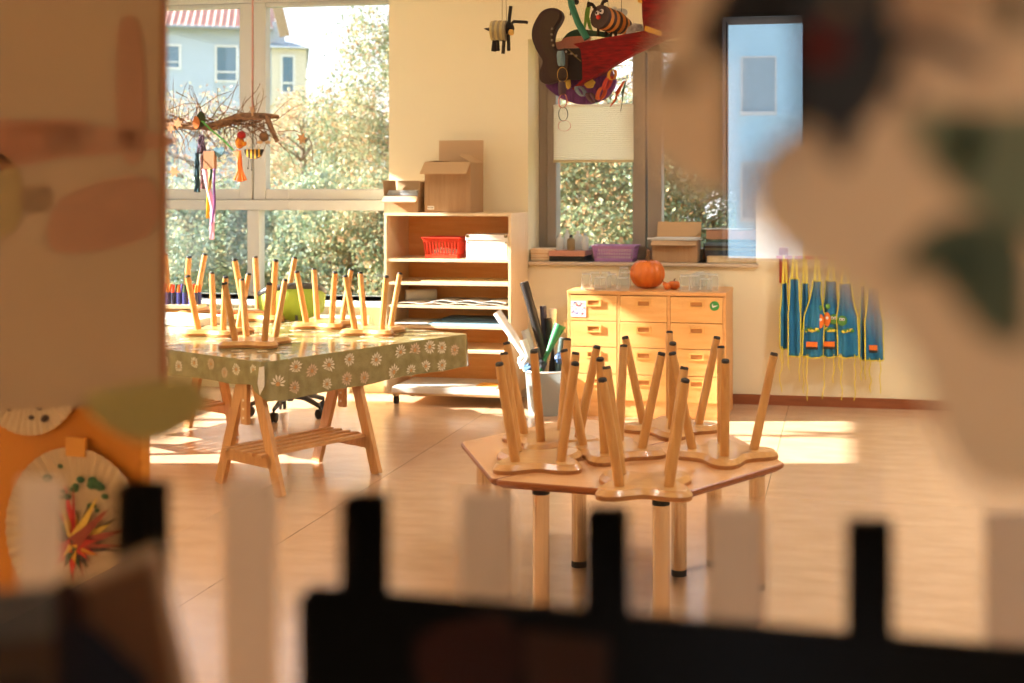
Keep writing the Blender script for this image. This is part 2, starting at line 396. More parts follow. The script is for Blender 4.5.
# ---------------------------------------------------------------- hexagonal table = two trapezoid tables
C=[Vector((-1.391,4.386,0)),Vector((-1.111,3.84,0)),Vector((-.505,3.757,0)),Vector((-.198,4.257,0)),Vector((-.47,4.80,0)),Vector((-1.09,4.92,0))]
cen=sum(C,Vector())/6
M_top=wood('table_laminate',(226,176,126),(214,162,110),.28,axis=0,scale=3)
M_edge=wood('table_edge',(156,88,40),(136,74,32),.4,axis=0,scale=4)
def trapezoid(pts,label,legs):
    base=sum(pts,Vector())/4
    t=thing('trapezoid_table',label,'table',(base.x,base.y,0),0,'two tables pushed into a hexagon')
    loc=[p-base for p in pts]
    out=[]
    for i,p in enumerate(loc):   # rounded corners
        a,b=loc[i-1],loc[(i+1)%4]
        d1=(a-p).normalized();d2=(b-p).normalized();r=.028
        for k in range(5):
            s=k/4; q=p+d1*r*(1-s)**2+d2*r*s**2; out.append(q)
    n=len(out);m=MB()
    ins=[q*(1-.006/q.length) for q in out]; ins2=[q*(1-.02/q.length) for q in out]
    z=HZ
    R_=[[Vector((q.x,q.y,z)) for q in ins],[Vector((q.x,q.y,z-.003)) for q in out],[Vector((q.x,q.y,z-.014)) for q in out],[Vector((q.x,q.y,z-.026)) for q in ins2]]
    vs=[v for r in R_ for v in r]
    m.add(vs,[tuple(range(n))],0);m.add(vs,[(i*n+(j+1)%n,i*n+j,(i+1)*n+j,(i+1)*n+(j+1)%n) for i in range(3) for j in range(n)],1,False);m.add(vs,[tuple(range(3*n,4*n))[::-1]],1)
    m.build('tabletop',[M_top,M_edge],t)
    for (x,y) in legs:
        x-=base.x;y-=base.y
        lg=MB().lathe([(.0265,.022),(.0265,z-.045)],72,M=Matrix.Translation((x,y,0)),fn=lambda a,z_:1+.035*math.cos(12*a)).build('leg',M_brass,t)
        MB().tube([(x,y,z-.045),(x,y,z-.026)],.028,20).build('leg_collar',M_black,lg)
        MB().tube([(x,y,0),(x,y,.022)],[.028,.027],20).build('foot',M_black,lg)
M_brass=mat('warm_metal_leg',(216,190,160),.22,metal=1)
def inset(p,q=.085): d=(cen-p); return p+d.normalized()*q
e=(C[4]-C[1]).normalized();g=.0015*Vector((e.y,-e.x,0))
A_=[C[1]-g,C[4]-g,C[5],C[0]]; B_=[C[2],C[3],C[4]+g,C[1]+g]
def pt(px,py): q=G(px,py); return (q.x,q.y)
trapezoid(A_,'left half of the hexagonal beech table on round metal legs',[(W(503,185,4.02).x,4.02),(W(484,185,4.33).x,4.33),pt(579,566),(-1.03,4.78)])
trapezoid(B_,'right half of the hexagonal beech table, nearest the camera',[pt(541,615),pt(661,630),(W(757,185,4.26).x,4.26),(W(714,185,4.5).x,4.5),pt(679,575)])
# ---------------------------------------------------------------- trestles + tabletop + flowered cloth
def trestle(u0,v0,label):
    L=.60; t=thing('trestle',label,'trestle',Vector((u0,v0,0)),R(63),'pine trestles under the flowered table')
    # local x = along U, y = along V ; footprint y -.22...22
    for xe in (.05,L+.01):
        for s in (-1,1):
            MB().bar((xe,s*.222,0),(xe,s*.045,TZ-.075),.058,.024,up=(1,0,0)).build('leg',M_pine,t,bevel=.002)
        ad=MB().box((xe-.011-.022,-.022,.30),(xe+.011-.022,.022,TZ-.04)).build('height_adjuster',M_pine,t,bevel=.002)
        for z in (.33,.37,.41): MB().tube([(xe-.036,0,z),(xe-.03,0,z)],.006,10).build('hole',mat('hole_light',(238,226,205),.6),ad)
        MB().box((xe-.012,-.175,.118),(xe+.012,.175,.17)).build('cross_rail',M_pine,t,bevel=.002)
    MB().box((.03,-.03,TZ-.075),(L+.06,.03,TZ-.035)).build('top_bar',M_pine,t,bevel=.003)
    s=MB()
    for k in range(5): s.box((.0,-.15+k*.064,.17),(L+.02,-.15+k*.064+.034,.184))
    s.build('slat_shelf',M_pine,t,bevel=.001)
    return t
trestle(-2.672,5.18,'near pine trestle with slatted shelf under the flowered cloth')
trestle(-3.76,5.86,'left rear pine trestle, behind the near one')
TL,TW=1.31,2.25
tb=MB().box((.01,.01,TZ-.035),(TL-.01,TW-.01,TZ-.006)).build('table_board',M_birch,None,bevel=.003)
tb.location=TN;tb.rotation_euler=(0,0,R(64));tag(tb,'large board lying on the pine trestles beneath the flowered cloth','table')
def cloth():
    m=MB();rnd=random.Random(3)
    nx,ny=34,54;h=.172
    def sk(s):  # hem drop along the perimeter
        P0_=2*TL+TW
        w_=min(1,max(0,(s-P0_)/.08)) if s<2*(TL+TW)-.05 else min(1,max(0,(2*(TL+TW)-s)/.05))
        return h-.062*w_+.006*math.sin(s*5)+.004*math.sin(s*13)
    # top grid
    vs=[];fs=[]
    for i in range(nx+1):
        for j in range(ny+1):
            vs.append((TL*i/nx,TW*j/ny,TZ+.0005*math.sin(i*1.3)*math.sin(j*.9)))
    for i in range(nx):
        for j in range(ny):
            k=i*(ny+1)+j;fs.append((k,k+ny+1,k+ny+2,k+1))
    m.add(vs,fs,0,True)
    # skirt as a strip around, flaring and waving
    per=[];N_=260;P_=2*(TL+TW)
    for k in range(N_):
        s=P_*k/N_
        if s<TL: p=(s,0);nr=(0,-1)
        elif s<TL+TW: p=(TL,s-TL);nr=(1,0)
        elif s<2*TL+TW: p=(TL-(s-TL-TW),TW);nr=(0,1)
        else: p=(0,TW-(s-2*TL-TW));nr=(-1,0)
        dc=min(s%1e9,abs(s-TL),abs(s-TL-TW),abs(s-2*TL-TW),P_-s)
        per.append((p,nr,s,dc))
    rows=7;vs=[];fs=[]
    for r in range(rows+1):
        f_=r/rows
        for (p,nr,s,dc) in per:
            corner=math.exp(-(dc/.06)**2)
            off=.004+.010*f_+.008*f_*math.sin(s*9)+.004*f_*math.sin(s*23)+.01*f_*corner
            if r==0: off=0
            vs.append((p[0]+nr[0]*off,p[1]+nr[1]*off,TZ-(0 if r==0 else .004)-(sk(s)-.004)*f_))
    for r in range(rows):
        for k in range(N_):
            k2=(k+1)%N_;fs.append((r*N_+k,r*N_+k2,(r+1)*N_+k2,(r+1)*N_+k)[::-1])
    m.add(vs,fs,0,True)
    # printed daisies
    def daisy(o,ex,ey,nrm,r,pal):
        o=Vector(o);rot=rnd.random()*6
        for k in range(12):
            a=rot+2*math.pi*k/12;d=ex*math.cos(a)+ey*math.sin(a);q=ex*-math.sin(a)+ey*math.cos(a)
            L_=r*rnd.uniform(.85,1.05)
            m.add([o+d*r*.2,o+d*L_*.7+q*r*.13,o+d*L_,o+d*L_*.7-q*r*.13],[(0,3,2,1)],1+pal)
        m.add([o+(ex*math.cos(b*.785)+ey*math.sin(b*.785))*r*.24+nrm*.0004 for b in range(8)],[tuple(range(8))],3)
    pts=[]
    for _ in range(2600):
        p=(rnd.uniform(.04,TL-.04),rnd.uniform(.04,TW-.04))
        if all((p[0]-q[0])**2+(p[1]-q[1])**2>.012 for q in pts):
            pts.append(p);daisy((p[0],p[1],TZ+.0016),Vector((1,0,0)),Vector((0,1,0)),Vector((0,0,1)),rnd.uniform(.03,.048),rnd.random()<.25)
    for side in range(3):
        Ls={0:TL,1:TW,2:TW}[side];last=[]
        for _ in range(900):
            s=rnd.uniform(.04,Ls-.04);z=rnd.uniform(.035,h-.03) if side<2 else rnd.uniform(.03,h-.085)
            if any((s-a)**2+(z-b)**2<.0078 for a,b in last): continue
            last.append((s,z));f_=z/(h if side<2 else h-.062)
            sp={0:s,1:TL+s,2:P_-s}[side]
            off=.004+.010*f_+.008*f_*math.sin(sp*9)+.004*f_*math.sin(sp*23)+.0022
            r=rnd.uniform(.032,.046) if side<2 else rnd.uniform(.026,.034)
            if side==0: daisy((s,-off,TZ-z),Vector((1,0,0)),Vector((0,-.02,1)).normalized(),Vector((0,-1,0)),r,rnd.random()<.3)
            elif side==1: daisy((TL+off,s,TZ-z),Vector((0,1,0)),Vector((0,0,1)),Vector((1,0,0)),r,rnd.random()<.3)
            else: daisy((-off,s,TZ-z),Vector((0,-1,0)),Vector((0,0,1)),Vector((-1,0,0)),r,rnd.random()<.3)
    return m
cm=[mat('oilcloth',(152,142,98),.15,rgb2=(126,116,72),scale=22,spec=.6),mat('daisy_white',(232,222,196),.3),mat('daisy_blush',(216,186,156),.3),mat('daisy_centre',(200,140,70),.3)]
tc=cloth().build('tablecloth',cm);tc.location=TN+Vector((0,0,-.0045));tc.rotation_euler=(0,0,R(64));
tc.location.z=0
tag(tc,'olive oilcloth printed with white daisies hanging over the trestle table','tablecloth')
def TP(u,v,z=0): return TN+U*u+V*v+Vector((0,0,TZ+.002+z))
# label tag at the near corner of cloth
m=MB().prism([TN+Vector((-.012,-.018,TZ-.02)),TN+Vector((.012,-.02,TZ-.015)),TN+Vector((.018,-.03,TZ-.10)),TN+Vector((-.004,-.03,TZ-.14)),TN+Vector((-.016,-.026,TZ-.09))],(0.001,.001,0))
tag(recentre(m.build('paper_scrap',M_paper)),'torn white paper scrap taped on the near corner of the flowered cloth','paper')
# ---------------------------------------------------------------- things on the flowered table
def top(px,py,z=TZ+.002): return G(px,py,z)
p=top(150,322)
wb=thing('flat_box','white flat cardboard box lying on the flowered table beside the marker tray','box',(p.x+.12,p.y+.0,TZ+.002),R(-8))
MB().box((-.30,-.13,0),(.30,.13,.035)).build('box_body',M_white,wb,bevel=.003)
MB().box((-.302,-.132,.022),(.302,.132,.042)).build('box_lid',mat('lid_white',(244,240,236),.5),wb,bevel=.003)
p=top(195,315)
br=thing('marker_tray','wooden block of blue marker pens with orange caps by the window','pen holder',(p.x-.12,p.y-.02,TZ+.046),R(5))
MB().box((-.17,-.06,0),(.17,.06,.022)).build('tray',M_birch,br,bevel=.002)
for i in range(9):
    for j in range(2):
        x=-.145+i*.036;y=-.025+j*.045
        c=[(235,110,30),(90,70,150),(220,70,40),(60,90,60),(235,140,50)][(i*3+j)%5]
        pn=MB().tube([(x,y,.022),(x,y,.095)],.0125,10).build('marker_pen',mat('pen_blue',(70,75,150),.35) if (i+j)%4 else mat('pen_dark',(50,50,80),.35),br)
        MB().tube([(x,y,.095),(x,y,.11),(x+.003,y,.142)],[.012,.011,.008],10).build('pen_cap',mat('cap%d%d%d'%c,c,.35),pn)
# second small box of printed card
p=top(245,318)
pb_=thing('printed_box','low tan box with red printed letters on the flowered table','box',(p.x,p.y,TZ+.002),R(10))
MB().box((-.16,-.07,0),(.16,.07,.05)).build('box_body',M_card,pb_,bevel=.002)
f=MB()
for i in range(7): f.box((-.14+i*.042,-.0712,.012),(-.118+i*.042,-.0702,.038),i%2)
f.build('print',[mat('print_red',(190,60,50),.6),mat('print_brown',(120,80,50),.6)],pb_)
p=top(284,312)
rp=MB();
for k in range(3): rp.tube([(0,0,.03),(.2,.04,.035)],.03-.006*k,14,mi=0)
o=rp.build('paper_roll',M_paper,None,loc=(p.x-.02,p.y+.05,TZ+.002));tag(o,'loose roll of white paper on the table before the green chair','paper roll')
# ---------------------------------------------------------------- swivel chair
def swivel():
    q=G(309,416)
    t=thing('swivel_chair','lime green swivel chair with black frame behind the flowered table','chair',(q.x,q.y,0),0)
    Mg=mat('lime_fabric',(168,196,70),.7);Mc=mat('chair_grey',(70,72,74),.4)
    MB().tube([(0,0,.09),(0,0,.42)],.025,12).build('gas_column',Mc,t)
    sb=MB()
    for k in range(5):
        a=R(20+72*k);d=Vector((math.cos(a),math.sin(a),0))
        lg=MB().tube([(0,0,.13),d*.15+Vector((0,0,.12)),d*.3+Vector((0,0,.075))],[.026,.02,.014],10).build('base_arm',Mc,t)
        w=MB();n=Vector((-d.y,d.x,0));c=d*.3+Vector((0,0,.03))
        w.tube([c+n*.008,c+n*.026],.03,14);w.tube([c-n*.026,c-n*.008],.03,14);w.tube([c,c+Vector((0,0,.05))],.008,8)
        w.build('caster',M_black,lg)
    o=smooth_outline([(-.22,-.2),(0,-.23),(.22,-.2),(.25,0),(.2,.2),(0,.23),(-.2,.2),(-.25,0)],4)
    MB().prism([(x,y,.42) for x,y in o],(0,0,.055)).build('seat',Mg,t,bevel=.02)
    # low curved back facing the camera
    n=14;vs=[];
    bk=MB()
    for i in range(n+1):
        a=R(-160+140*i/n);x=.25*math.cos(a);y=.25*math.sin(a);e=abs(i-n/2)/(n/2)
        top_=.80-.05*e**2
        vs+=[(x,y,.6+.05*e),(x*1.05,y*1.05,top_)]
    fs=[(2*i,2*i+2,2*i+3,2*i+1) for i in range(n)]
    bk.add(vs,fs,0,True);bk.build('backrest',Mg,t,solid=.03)
    MB().tube([Vector(vs[2*i+1])+Vector((0,0,.012)) for i in range(n+1)],.022,10).build('back_frame',Mc,t)
    MB().bar((0,-.22,.44),(0,-.255,.64),.05,.02).build('back_support',Mc,t)
    t.rotation_euler=(0,0,R(35)); t.scale=(.76,.76,.97); t.location.x-=.12
    return t
swivel()
# ---------------------------------------------------------------- shelf unit
SY0,SY1=7.40,7.81;SX0,SX1=-2.845,-2.02
t=thing('shelf_unit','tall birch plywood shelf unit on casters between the windows','shelf',((SX0+SX1)/2,(SY0+SY1)/2,0))
ox,oy=(SX0+SX1)/2,(SY0+SY1)/2
def rel(lo,hi): return (lo[0]-ox,lo[1]-oy,lo[2]),(hi[0]-ox,hi[1]-oy,hi[2])
TOPZ=1.205
M_shelfin=wood('shelf_inside',(240,180,110),(230,162,92),.5,axis=0,scale=3)
MB().box(*rel((SX0,SY0,.075),(SX0+.018,SY1,TOPZ-.018))).build('side_panel',M_birch_v,t,bevel=.0015)
MB().box(*rel((SX1-.018,SY0,.075),(SX1,SY1,TOPZ-.018))).build('side_panel',M_birch_v,t,bevel=.0015)
MB().box(*rel((SX0,SY0,TOPZ-.018),(SX1,SY1,TOPZ))).build('top_panel',M_birch,t,bevel=.0015)
MB().box(*rel((SX0+.018,SY1-.01,.075),(SX1-.018,SY1,TOPZ-.018))).build('back_panel',M_shelfin,t)
SH=[.918,.773,.630,.505,.354,.085]
for z in SH: MB().box(*rel((SX0+.018,SY0+.003,z-.018),(SX1-.018,SY1-.01,z))).build('shelf',M_birch,t,bevel=.001)
for x in (SX0+.06,SX1-.06):
    for y in (SY0+.06,SY1-.06):
        cst=MB().box((x-ox-.018,y-oy-.02,.05),(x-ox+.018,y-oy+.02,.067)).tube([(x-ox-.014,y-oy,.03),(x-ox-.014,y-oy,.06)],.004,6).tube([(x-ox+.014,y-oy,.03),(x-ox+.014,y-oy,.06)],.004,6).build('caster',M_steel,t)
        MB().tube([(x-ox-.011,y-oy,.027),(x-ox+.011,y-oy,.027)],.027,16).build('wheel',M_black,cst)
def sx(px,Y=SY0+.1): return W(px,250,Y).x
# crate
def basket(name,label,cat,w,d,h,m,loc,rz=0,flare=.88,nslot=11):
    t=thing(name,label,cat,loc,rz)
    b=MB();th=.003
    wb,db=w*flare,d*flare
    b.box((-wb/2,-db/2,0),(wb/2,db/2,.004))
    zs=[.004,h*.22,h*.80,h]
    def at(s,f): # f height frac 0..1
        k=flare+(1-flare)*f
        return k
    for side in range(4):
        def P_(s,z):
            k=at(0,z/h)
            if side==0: return Vector((s*w/2*k,-d/2*k,z))
            if side==1: return Vector((w/2*k,s*d/2*k,z))
            if side==2: return Vector((-s*w/2*k,d/2*k,z))
            return Vector((-w/2*k,-s*d/2*k,z))
        def panel(s0,s1,z0,z1):
            q=[P_(s0,z0),P_(s1,z0),P_(s1,z1),P_(s0,z1)];nn=(q[1]-q[0]).cross(q[3]-q[0]).normalized()*-th
            b.prism(q,nn)
        panel(-1,1,0,h*.2);panel(-1,1,h*.82,h)
        n=nslot if side%2==0 else max(5,int(nslot*d/w))
        for k in range(n+1):
            s=-1+2*k/n;ww=.024 if nslot>12 else .038
            panel(max(-1,s-ww),min(1,s+ww),h*.2,h*.82)
        if nslot>12: 
            for zz in (.4,.6): panel(-1,1,h*zz-.003,h*zz+.003)
    b.build('basket_body',m,t)
    k=1
    MB().box((-w/2-.008,-d/2-.008,h-.004),(w/2+.008,-d/2+.003,h+.004)).box((-w/2-.008,d/2-.003,h-.004),(w/2+.008,d/2+.008,h+.004)).box((-w/2-.008,-d/2,h-.004),(-w/2+.003,d/2,h+.004)).box((w/2-.003,-d/2,h-.004),(w/2+.008,d/2,h+.004)).build('rim',m,t,bevel=.002)
    return t
basket('plastic_basket','red slotted plastic basket on the top shelf beside the white box','basket',.235,.24,.13,M_red,(sx(446,SY0+.15),SY0+.16,.9185))
def obj1(name,label,cat,mb,m,bevel=0,group=None,**k):
    return tag(recentre(mb.build(name,m,None,bevel=bevel,**k)),label,cat,group)
# folded white cloths in the basket
obj1('crumpled_paper','crumpled white paper lying in the red basket','paper',MB().ball((sx(440),SY0+.13,.955),.04,sq=(1.6,1.4,.75)).ball((sx(450),SY0+.15,.95),.035,sq=(1.3,1.3,.8)),M_paper)
x0,x1=sx(466,SY0+.04),SX1-.03
t=thing('archive_box','white lidded cardboard archive box on the top shelf','box',((x0+x1)/2,SY0+.17,.9185))
w=(x1-x0)/2
MB().box((-w+.004,-.14,0),(w-.004,.14,.125)).build('box_body',mat('box_white',(240,236,228),.6),t,bevel=.003)
MB().box((-w,-.144,.118),(w,.144,.152)).build('lid',mat('box_white2',(246,242,236),.6),t,bevel=.004)
f=MB()
for sxx in (-w+.012,w-.012): f.box((sxx-.010,-.1455,.136),(sxx+.010,-.143,.1525)).box((sxx-.004,-.1425,.10),(sxx+.004,-.1395,.108))
f.build('metal_corner',M_steel,t)
# papers on the shelves
obj1('paper_sheet','thin buff card sheets lying on the second shelf of the unit','paper',MB().box((sx(425),SY0+.02,.7735),(SX1-.03,SY0+.33,.781)),mat('buff_card',(232,206,150),.7))
def wavy(x0,x1,y0,y1,z,amp,nw,th=.002,ph=0,curl=0):
    m=MB();n=60;vs=[]
    for i in range(n+1):
        s=i/n;h=abs(math.sin(s*nw*math.pi+ph))*amp+.002
        if curl and s<.18: h+=curl*(1-s/.18)
        vs+=[(x0+(x1-x0)*s,y0,z+h),(x0+(x1-x0)*s,y1,z+h*.8)]
    m.add(vs,[(2*i,2*i+2,2*i+3,2*i+1) for i in range(n)],0,True);return m
ws=obj1('paper_sheet','wavy white drawing paper sheets heaped on the third shelf','paper',wavy(SX0+.08,SX1-.05,SY0+.015,SY0+.34,.6325,.009,4,ph=.4),M_paper,solid=.0025)
obj1('paper_roll','rolled sheet of white paper at the left of the third shelf','paper roll',MB().tube([(SX0+.07,SY0+.2,.672),(SX0+.24,SY0+.3,.672)],.036,20),M_paper)
wavy_=obj1('paper_sheet','curled white sheet on top of the heap on the third shelf','paper',wavy(SX0+.3,SX1-.04,SY0+.02,SY0+.3,.646,.011,3,ph=.1),M_paper,solid=.0025)
obj1('blue_card','pale blue card sheets stacked on the fourth shelf','paper',MB().box((SX0+.22,SY0+.02,.506),(SX1-.06,SY0+.3,.514)).box((SX0+.30,SY0+.04,.514),(SX1-.04,SY0+.34,.520)),mat('blue_card',(150,185,205),.6))
obj1('slate_card','dark slate blue folder lying above the pale blue card','folder',MB().box((SX0+.33,SY0+.14,.5205),(SX1-.10,SY0+.36,.534)),mat('slate_card',(90,115,135),.6))
obj1('paper_sheet','white sheet sticking out at the left of the fourth shelf','paper',MB().box((SX0+.06,SY0-.02,.5145),(SX0+.28,SY0+.2,.517)),M_paper)
obj1('paper_stack','thick stack of white drawing card on the bottom shelf','paper stack',MB().box((SX0+.06,SY0-.03,.0855),(SX1-.07,SY0+.35,.118)).box((SX0+.08,SY0-.02,.118),(SX1-.10,SY0+.33,.128)),M_paper,bevel=.001)
obj1('orange_card','orange printed card on the white stack on the bottom shelf','paper',MB().box((SX1-.24,SY0+.03,.1285),(SX1-.11,SY0+.17,.131)),mat('orange_card',(235,170,60),.6))
# cartons on top
def carton(name,label,x0,x1,y0,y1,z,h,flaps,inner=True,sticker=False):
    cx,cy=(x0+x1)/2,(y0+y1)/2
    t=thing(name,label,'box',(cx,cy,z));w,d=(x1-x0)/2,(y1-y0)/2;th=.004
    b=MB();b.box((-w,-d,0),(w,d,.004));b.box((-w,-d,.004),(w,-d+th,h));b.box((-w,d-th,.004),(w,d,h));b.box((-w,-d+th,.004),(-w+th,d-th,h));b.box((w-th,-d+th,.004),(w,d-th,h))
    b.build('carton_body',M_card,t,bevel=.001)
    for side,ang,ln in flaps:
        a=R(ang)
        if side=='f': q=[(-w,-d,h),(w,-d,h),(w,-d-ln*math.cos(a),h+ln*math.sin(a)),(-w,-d-ln*math.cos(a),h+ln*math.sin(a))]
        if side=='b': q=[(-w,d,h),(w,d,h),(w,d+ln*math.cos(a),h+ln*math.sin(a)),(-w,d+ln*math.cos(a),h+ln*math.sin(a))]
        if side=='l': q=[(-w,-d,h),(-w,d,h),(-w-ln*math.cos(a),d,h+ln*math.sin(a)),(-w-ln*math.cos(a),-d,h+ln*math.sin(a))]
        if side=='r': q=[(w,-d,h),(w,d,h),(w+ln*math.cos(a),d,h+ln*math.sin(a)),(w+ln*math.cos(a),-d,h+ln*math.sin(a))]
        MB().prism(q,(0,0,.004)).build('flap',M_card_in,t)
    if sticker:
        MB().box((-w+.02,-d-.0008,.02),(-w+.062,-d,.042)).build('label_sticker',mat('stk',(240,238,230),.5),t)
        f=MB()
        for k in range(4): f.box((-w+.024+k*.009,-d-.0012,.027),(-w+.029+k*.009,-d-.0008,.036))
        f.build('sticker_print',M_black,t)
    return t
xa,xb=W(424,200,7.45).x,W(470,200,7.45).x
bx=carton('cardboard_box','tall brown cardboard box with open flaps standing on the shelf unit',xa,xb,7.46,7.74,TOPZ+.001,.315,[('f',-38,.12),('b',88,.145),('r',150,.10),('l',172,.07)],sticker=True)
xa,xb=W(384,200,7.45).x,W(418,200,7.45).x
cb=carton('cardboard_box','small low cardboard box with papers, open beside the tall brown box',xa,xb,7.45,7.68,TOPZ+.001,.10,[('f',-35,.06),('b',80,.10),('l',85,.10),('r',80,.09)])
obj1('plastic_folder','clear plastic folder and papers sticking out of the small carton','folder',MB().box((xa+.012,7.47,TOPZ+.108),(xb-.01,7.66,TOPZ+.125)).box((xa+.02,7.47,TOPZ+.126),(xb-.015,7.64,TOPZ+.142)),mat('grey_folder',(190,198,205),.3,rgb2=(150,160,170),scale=30),bevel=.002)
# ---------------------------------------------------------------- drawer cabinet
DY0,DY1=7.25,7.70;DX0,DX1=W(567.5,300,DY0).x,W(726,300,DY0).x
dz=lambda y:1.38-(y-185)*.005914
t=thing('drawer_cabinet','beech cabinet of twelve drawers under the taupe window','cabinet',((DX0+DX1)/2,DY0,0))
ox=(DX0+DX1)/2
M_drw=wood('beech_front',(242,190,122),(234,176,104),.38,axis=0,scale=3)
w=(DX1-DX0)/2;ZT=dz(291.5)
b=MB();b.box((-w,0,0),(-w+.018,DY1-DY0,ZT-.022)).box((w-.018,0,0),(w,DY1-DY0,ZT-.022)).box((-w,DY1-DY0-.01,0.02),(w,DY1-DY0,ZT-.022))
cols=[(568,618.5),(618.5,668.5),(668.5,722)]
div=[-w+.009]+[(W(px,300,DY0).x-ox) for px in (618.5,668.7)]+[w-.009]
for x in div[1:3]: b.box((x-.009,0,.09),(x+.009,DY1-DY0-.01,ZT-.022))
b.box((-w+.018,.012,0.0),(w-.018,.03,.095)).box((-w+.018,.01,.09),(w-.018,DY1-DY0-.01,.1))
b.build('carcass',M_beech,t,bevel=.0015)
MB().box((-w-.003,-.004,ZT-.022),(w+.003,DY1-DY0,ZT)).build('top_panel',M_beech,t,bevel=.003)
rows=[ZT-.026,dz(322),dz(348),dz(375),.10]
M_hdl=mat('handle_beech',(240,186,110),.35);M_slot=mat('slot_dark',(186,126,66),.7)
dr={}
for ci in range(3):
    for ri in range(4):
        z1,z0=rows[ri]-.002,rows[ri+1]+.002;x0=div[ci]+.011;x1=div[ci+1]-.011
        d=MB().box((x0,-.001,z0),(x1,.017,z1)).build('drawer',M_drw,t,bevel=.0015)
        cx=(x0+x1)/2;cz=z1-.043
        h=MB()
        h.box((cx-.046,-.009,cz+.013),(cx+.046,.0,cz+.022)).box((cx-.046,-.009,cz-.022),(cx+.046,.0,cz-.013)).box((cx-.046,-.009,cz-.013),(cx-.034,.0,cz+.013)).box((cx+.034,-.009,cz-.013),(cx+.046,.0,cz+.013))
        h.box((cx-.034,-.003,cz-.013),(cx+.034,-.0012,cz+.013),1)
        h.build('handle',[M_hdl,M_slot],d,bevel=.002)
        dr[ci,ri]=d
# picture card and green sticker
x0=W(571,330,DY0).x;x1=W(586,330,DY0).x;za,zb2=dz(318),dz(302)
m=MB();m.box((x0,DY0-.004,za),(x1,DY0-.0015,zb2),0);rr=random.Random(5)
for k in range(40):
    a=rr.uniform(x0+.004,x1-.012);c=rr.uniform(za+.004,zb2-.012);m.box((a,DY0-.0044,c),(a+rr.uniform(.004,.012),DY0-.004,c+rr.uniform(.004,.01)),1+k%4)
tag(recentre(m.build('picture_card',[mat('pc0',(225,215,225),.5),mat('pc1',(200,60,60),.5),mat('pc2',(70,90,170),.5),mat('pc3',(240,200,120),.5),mat('pc4',(150,170,210),.5)])),'small colourful picture card stuck on the upper left drawer','picture')
c=W(714.5,306,DY0)
st_=thing('round_sticker','round green sticker with a white check mark on the upper right drawer','sticker',(c.x,DY0-.0012,c.z))
MB().tube([(0,0,0),(0,-.0012,0)],.0285,28).build('sticker_disc',mat('sticker_green',(50,150,70),.5),st_)
MB().prism([(-.015,-.0013,.012),(-.011,-.0013,.012),(-.008,-.0013,.0),(.017,-.0013,.004),(.017,-.0013,.001),(-.008,-.0013,-.011),(-.014,-.0013,-.004)],(0,-.0008,0)).build('check_mark',M_white,st_)
# ---------------------------------------------------------------- pumpkin, gourd, jars
ZK=ZT+.0005
def pumpkin(name,label,r,px,py_base,Y,m,stemh,cat='pumpkin',sq=.88,lobes=11,group=None):
    c=W(px,py_base,Y);t=thing(name,label,cat,(c.x,Y,ZK))
    prof=[];n=14
    for i in range(n+1):
        a=-math.pi/2+math.pi*i/n;rr=math.cos(a)**.75 if math.cos(a)>1e-6 else 0
        z=(math.sin(a)+1)/2
        prof.append((r*max(rr,.02),2*r*sq*z-(.12*r if i>=n-1 else 0)+(.06*r if i==0 else 0)))
    prof=[(p[0],max(p[1],0)) for p in prof]
    MB().lathe(prof,66,fn=lambda a,z:1+.09*abs(math.cos(a*lobes/2))-.06).build('pumpkin_body',m,t)
    MB().tube([(0,0,2*r*sq-.2*r),(0.002,0,2*r*sq+stemh*.5),(.008,.0,2*r*sq+stemh)],[r*.16,r*.1,r*.13],8).build('stalk',mat('stalk',(110,80,48),.8),t)
    return t
M_pump=mat('pumpkin_skin',(226,122,40),.4,rgb2=(208,102,28),scale=10)
pumpkin('pumpkin','large orange pumpkin with brown stalk on the drawer cabinet',0.104,647.5,290,7.48,M_pump,.05,sq=.86)
pumpkin('small_gourd','small orange gourd between the pumpkin and the jars',0.036,674,290,7.42,M_pump,.012,cat='gourd',sq=.75,lobes=8)
c=W(668,290,7.40)
go=thing('small_gourd','tiny bent orange gourd leaning left of the other small gourd','gourd',(c.x-.002,7.38,ZK))
MB().ball((0,0,.022),.022).ball((-.016,0,.036),.014).build('gourd_body',M_pump,go);MB().tube([(-.02,0,.045),(-.03,0,.06)],[.005,.003],6).build('stalk',mat('stalk',(110,80,48),.8),go)
def jar_proto(r,h):
    t=thing('glass_jar','','jar')
    prof=[(r*.9,0),(r,.006),(r,h*.78),(r*.8,h*.88),(r*.8,h*.97),(r*.84,h*.975),(r*.84,h),(r*.76,h),(r*.74,h*.88),(r*.94,h*.77),(r*.94,.010),(.0001,.010)]
    MB().lathe(prof,24).build('jar_body',M_jar,t)
    MB().lathe([(r*.80,h*.90),(r*.87,h*.905),(r*.87,h*.935),(r*.80,h*.94)],24).build('screw_thread',mat('jar_rim',(240,242,240),.1,trans=.5),t)
    return t
j0=jar_proto(.032,.10);j1=jar_proto(.037,.082);used={}
def jar(px,Y,kind,label,group):
    src=(j0,j1)[kind]
    o=src if kind not in used else copy_tree(src);used[kind]=1
    o.location=(W(px,290,Y).x,Y,ZK);o['label']=label;o['group']=group
L1='empty jars left of the pumpkin';L2='empty jars right of the gourds'
for a in [(586.5,7.33,0,'leftmost clear glass jar, at the cabinet edge near the purple basket'),(600,7.31,1,'short clear glass jar in front of the left jar group'),
          (612,7.34,0,'tall clear glass jar in the middle of the left group'),(623,7.31,1,'short clear glass jar nearest the pumpkin, at the front'),
          (595,7.44,0,'clear glass jar standing behind the leftmost jar'),(606,7.46,0,'clear glass jar behind the short one in the left group'),
          (626,7.50,0,'tall clear glass jar directly left of the pumpkin, at the back')]: jar(*a[:3],a[3],L1)
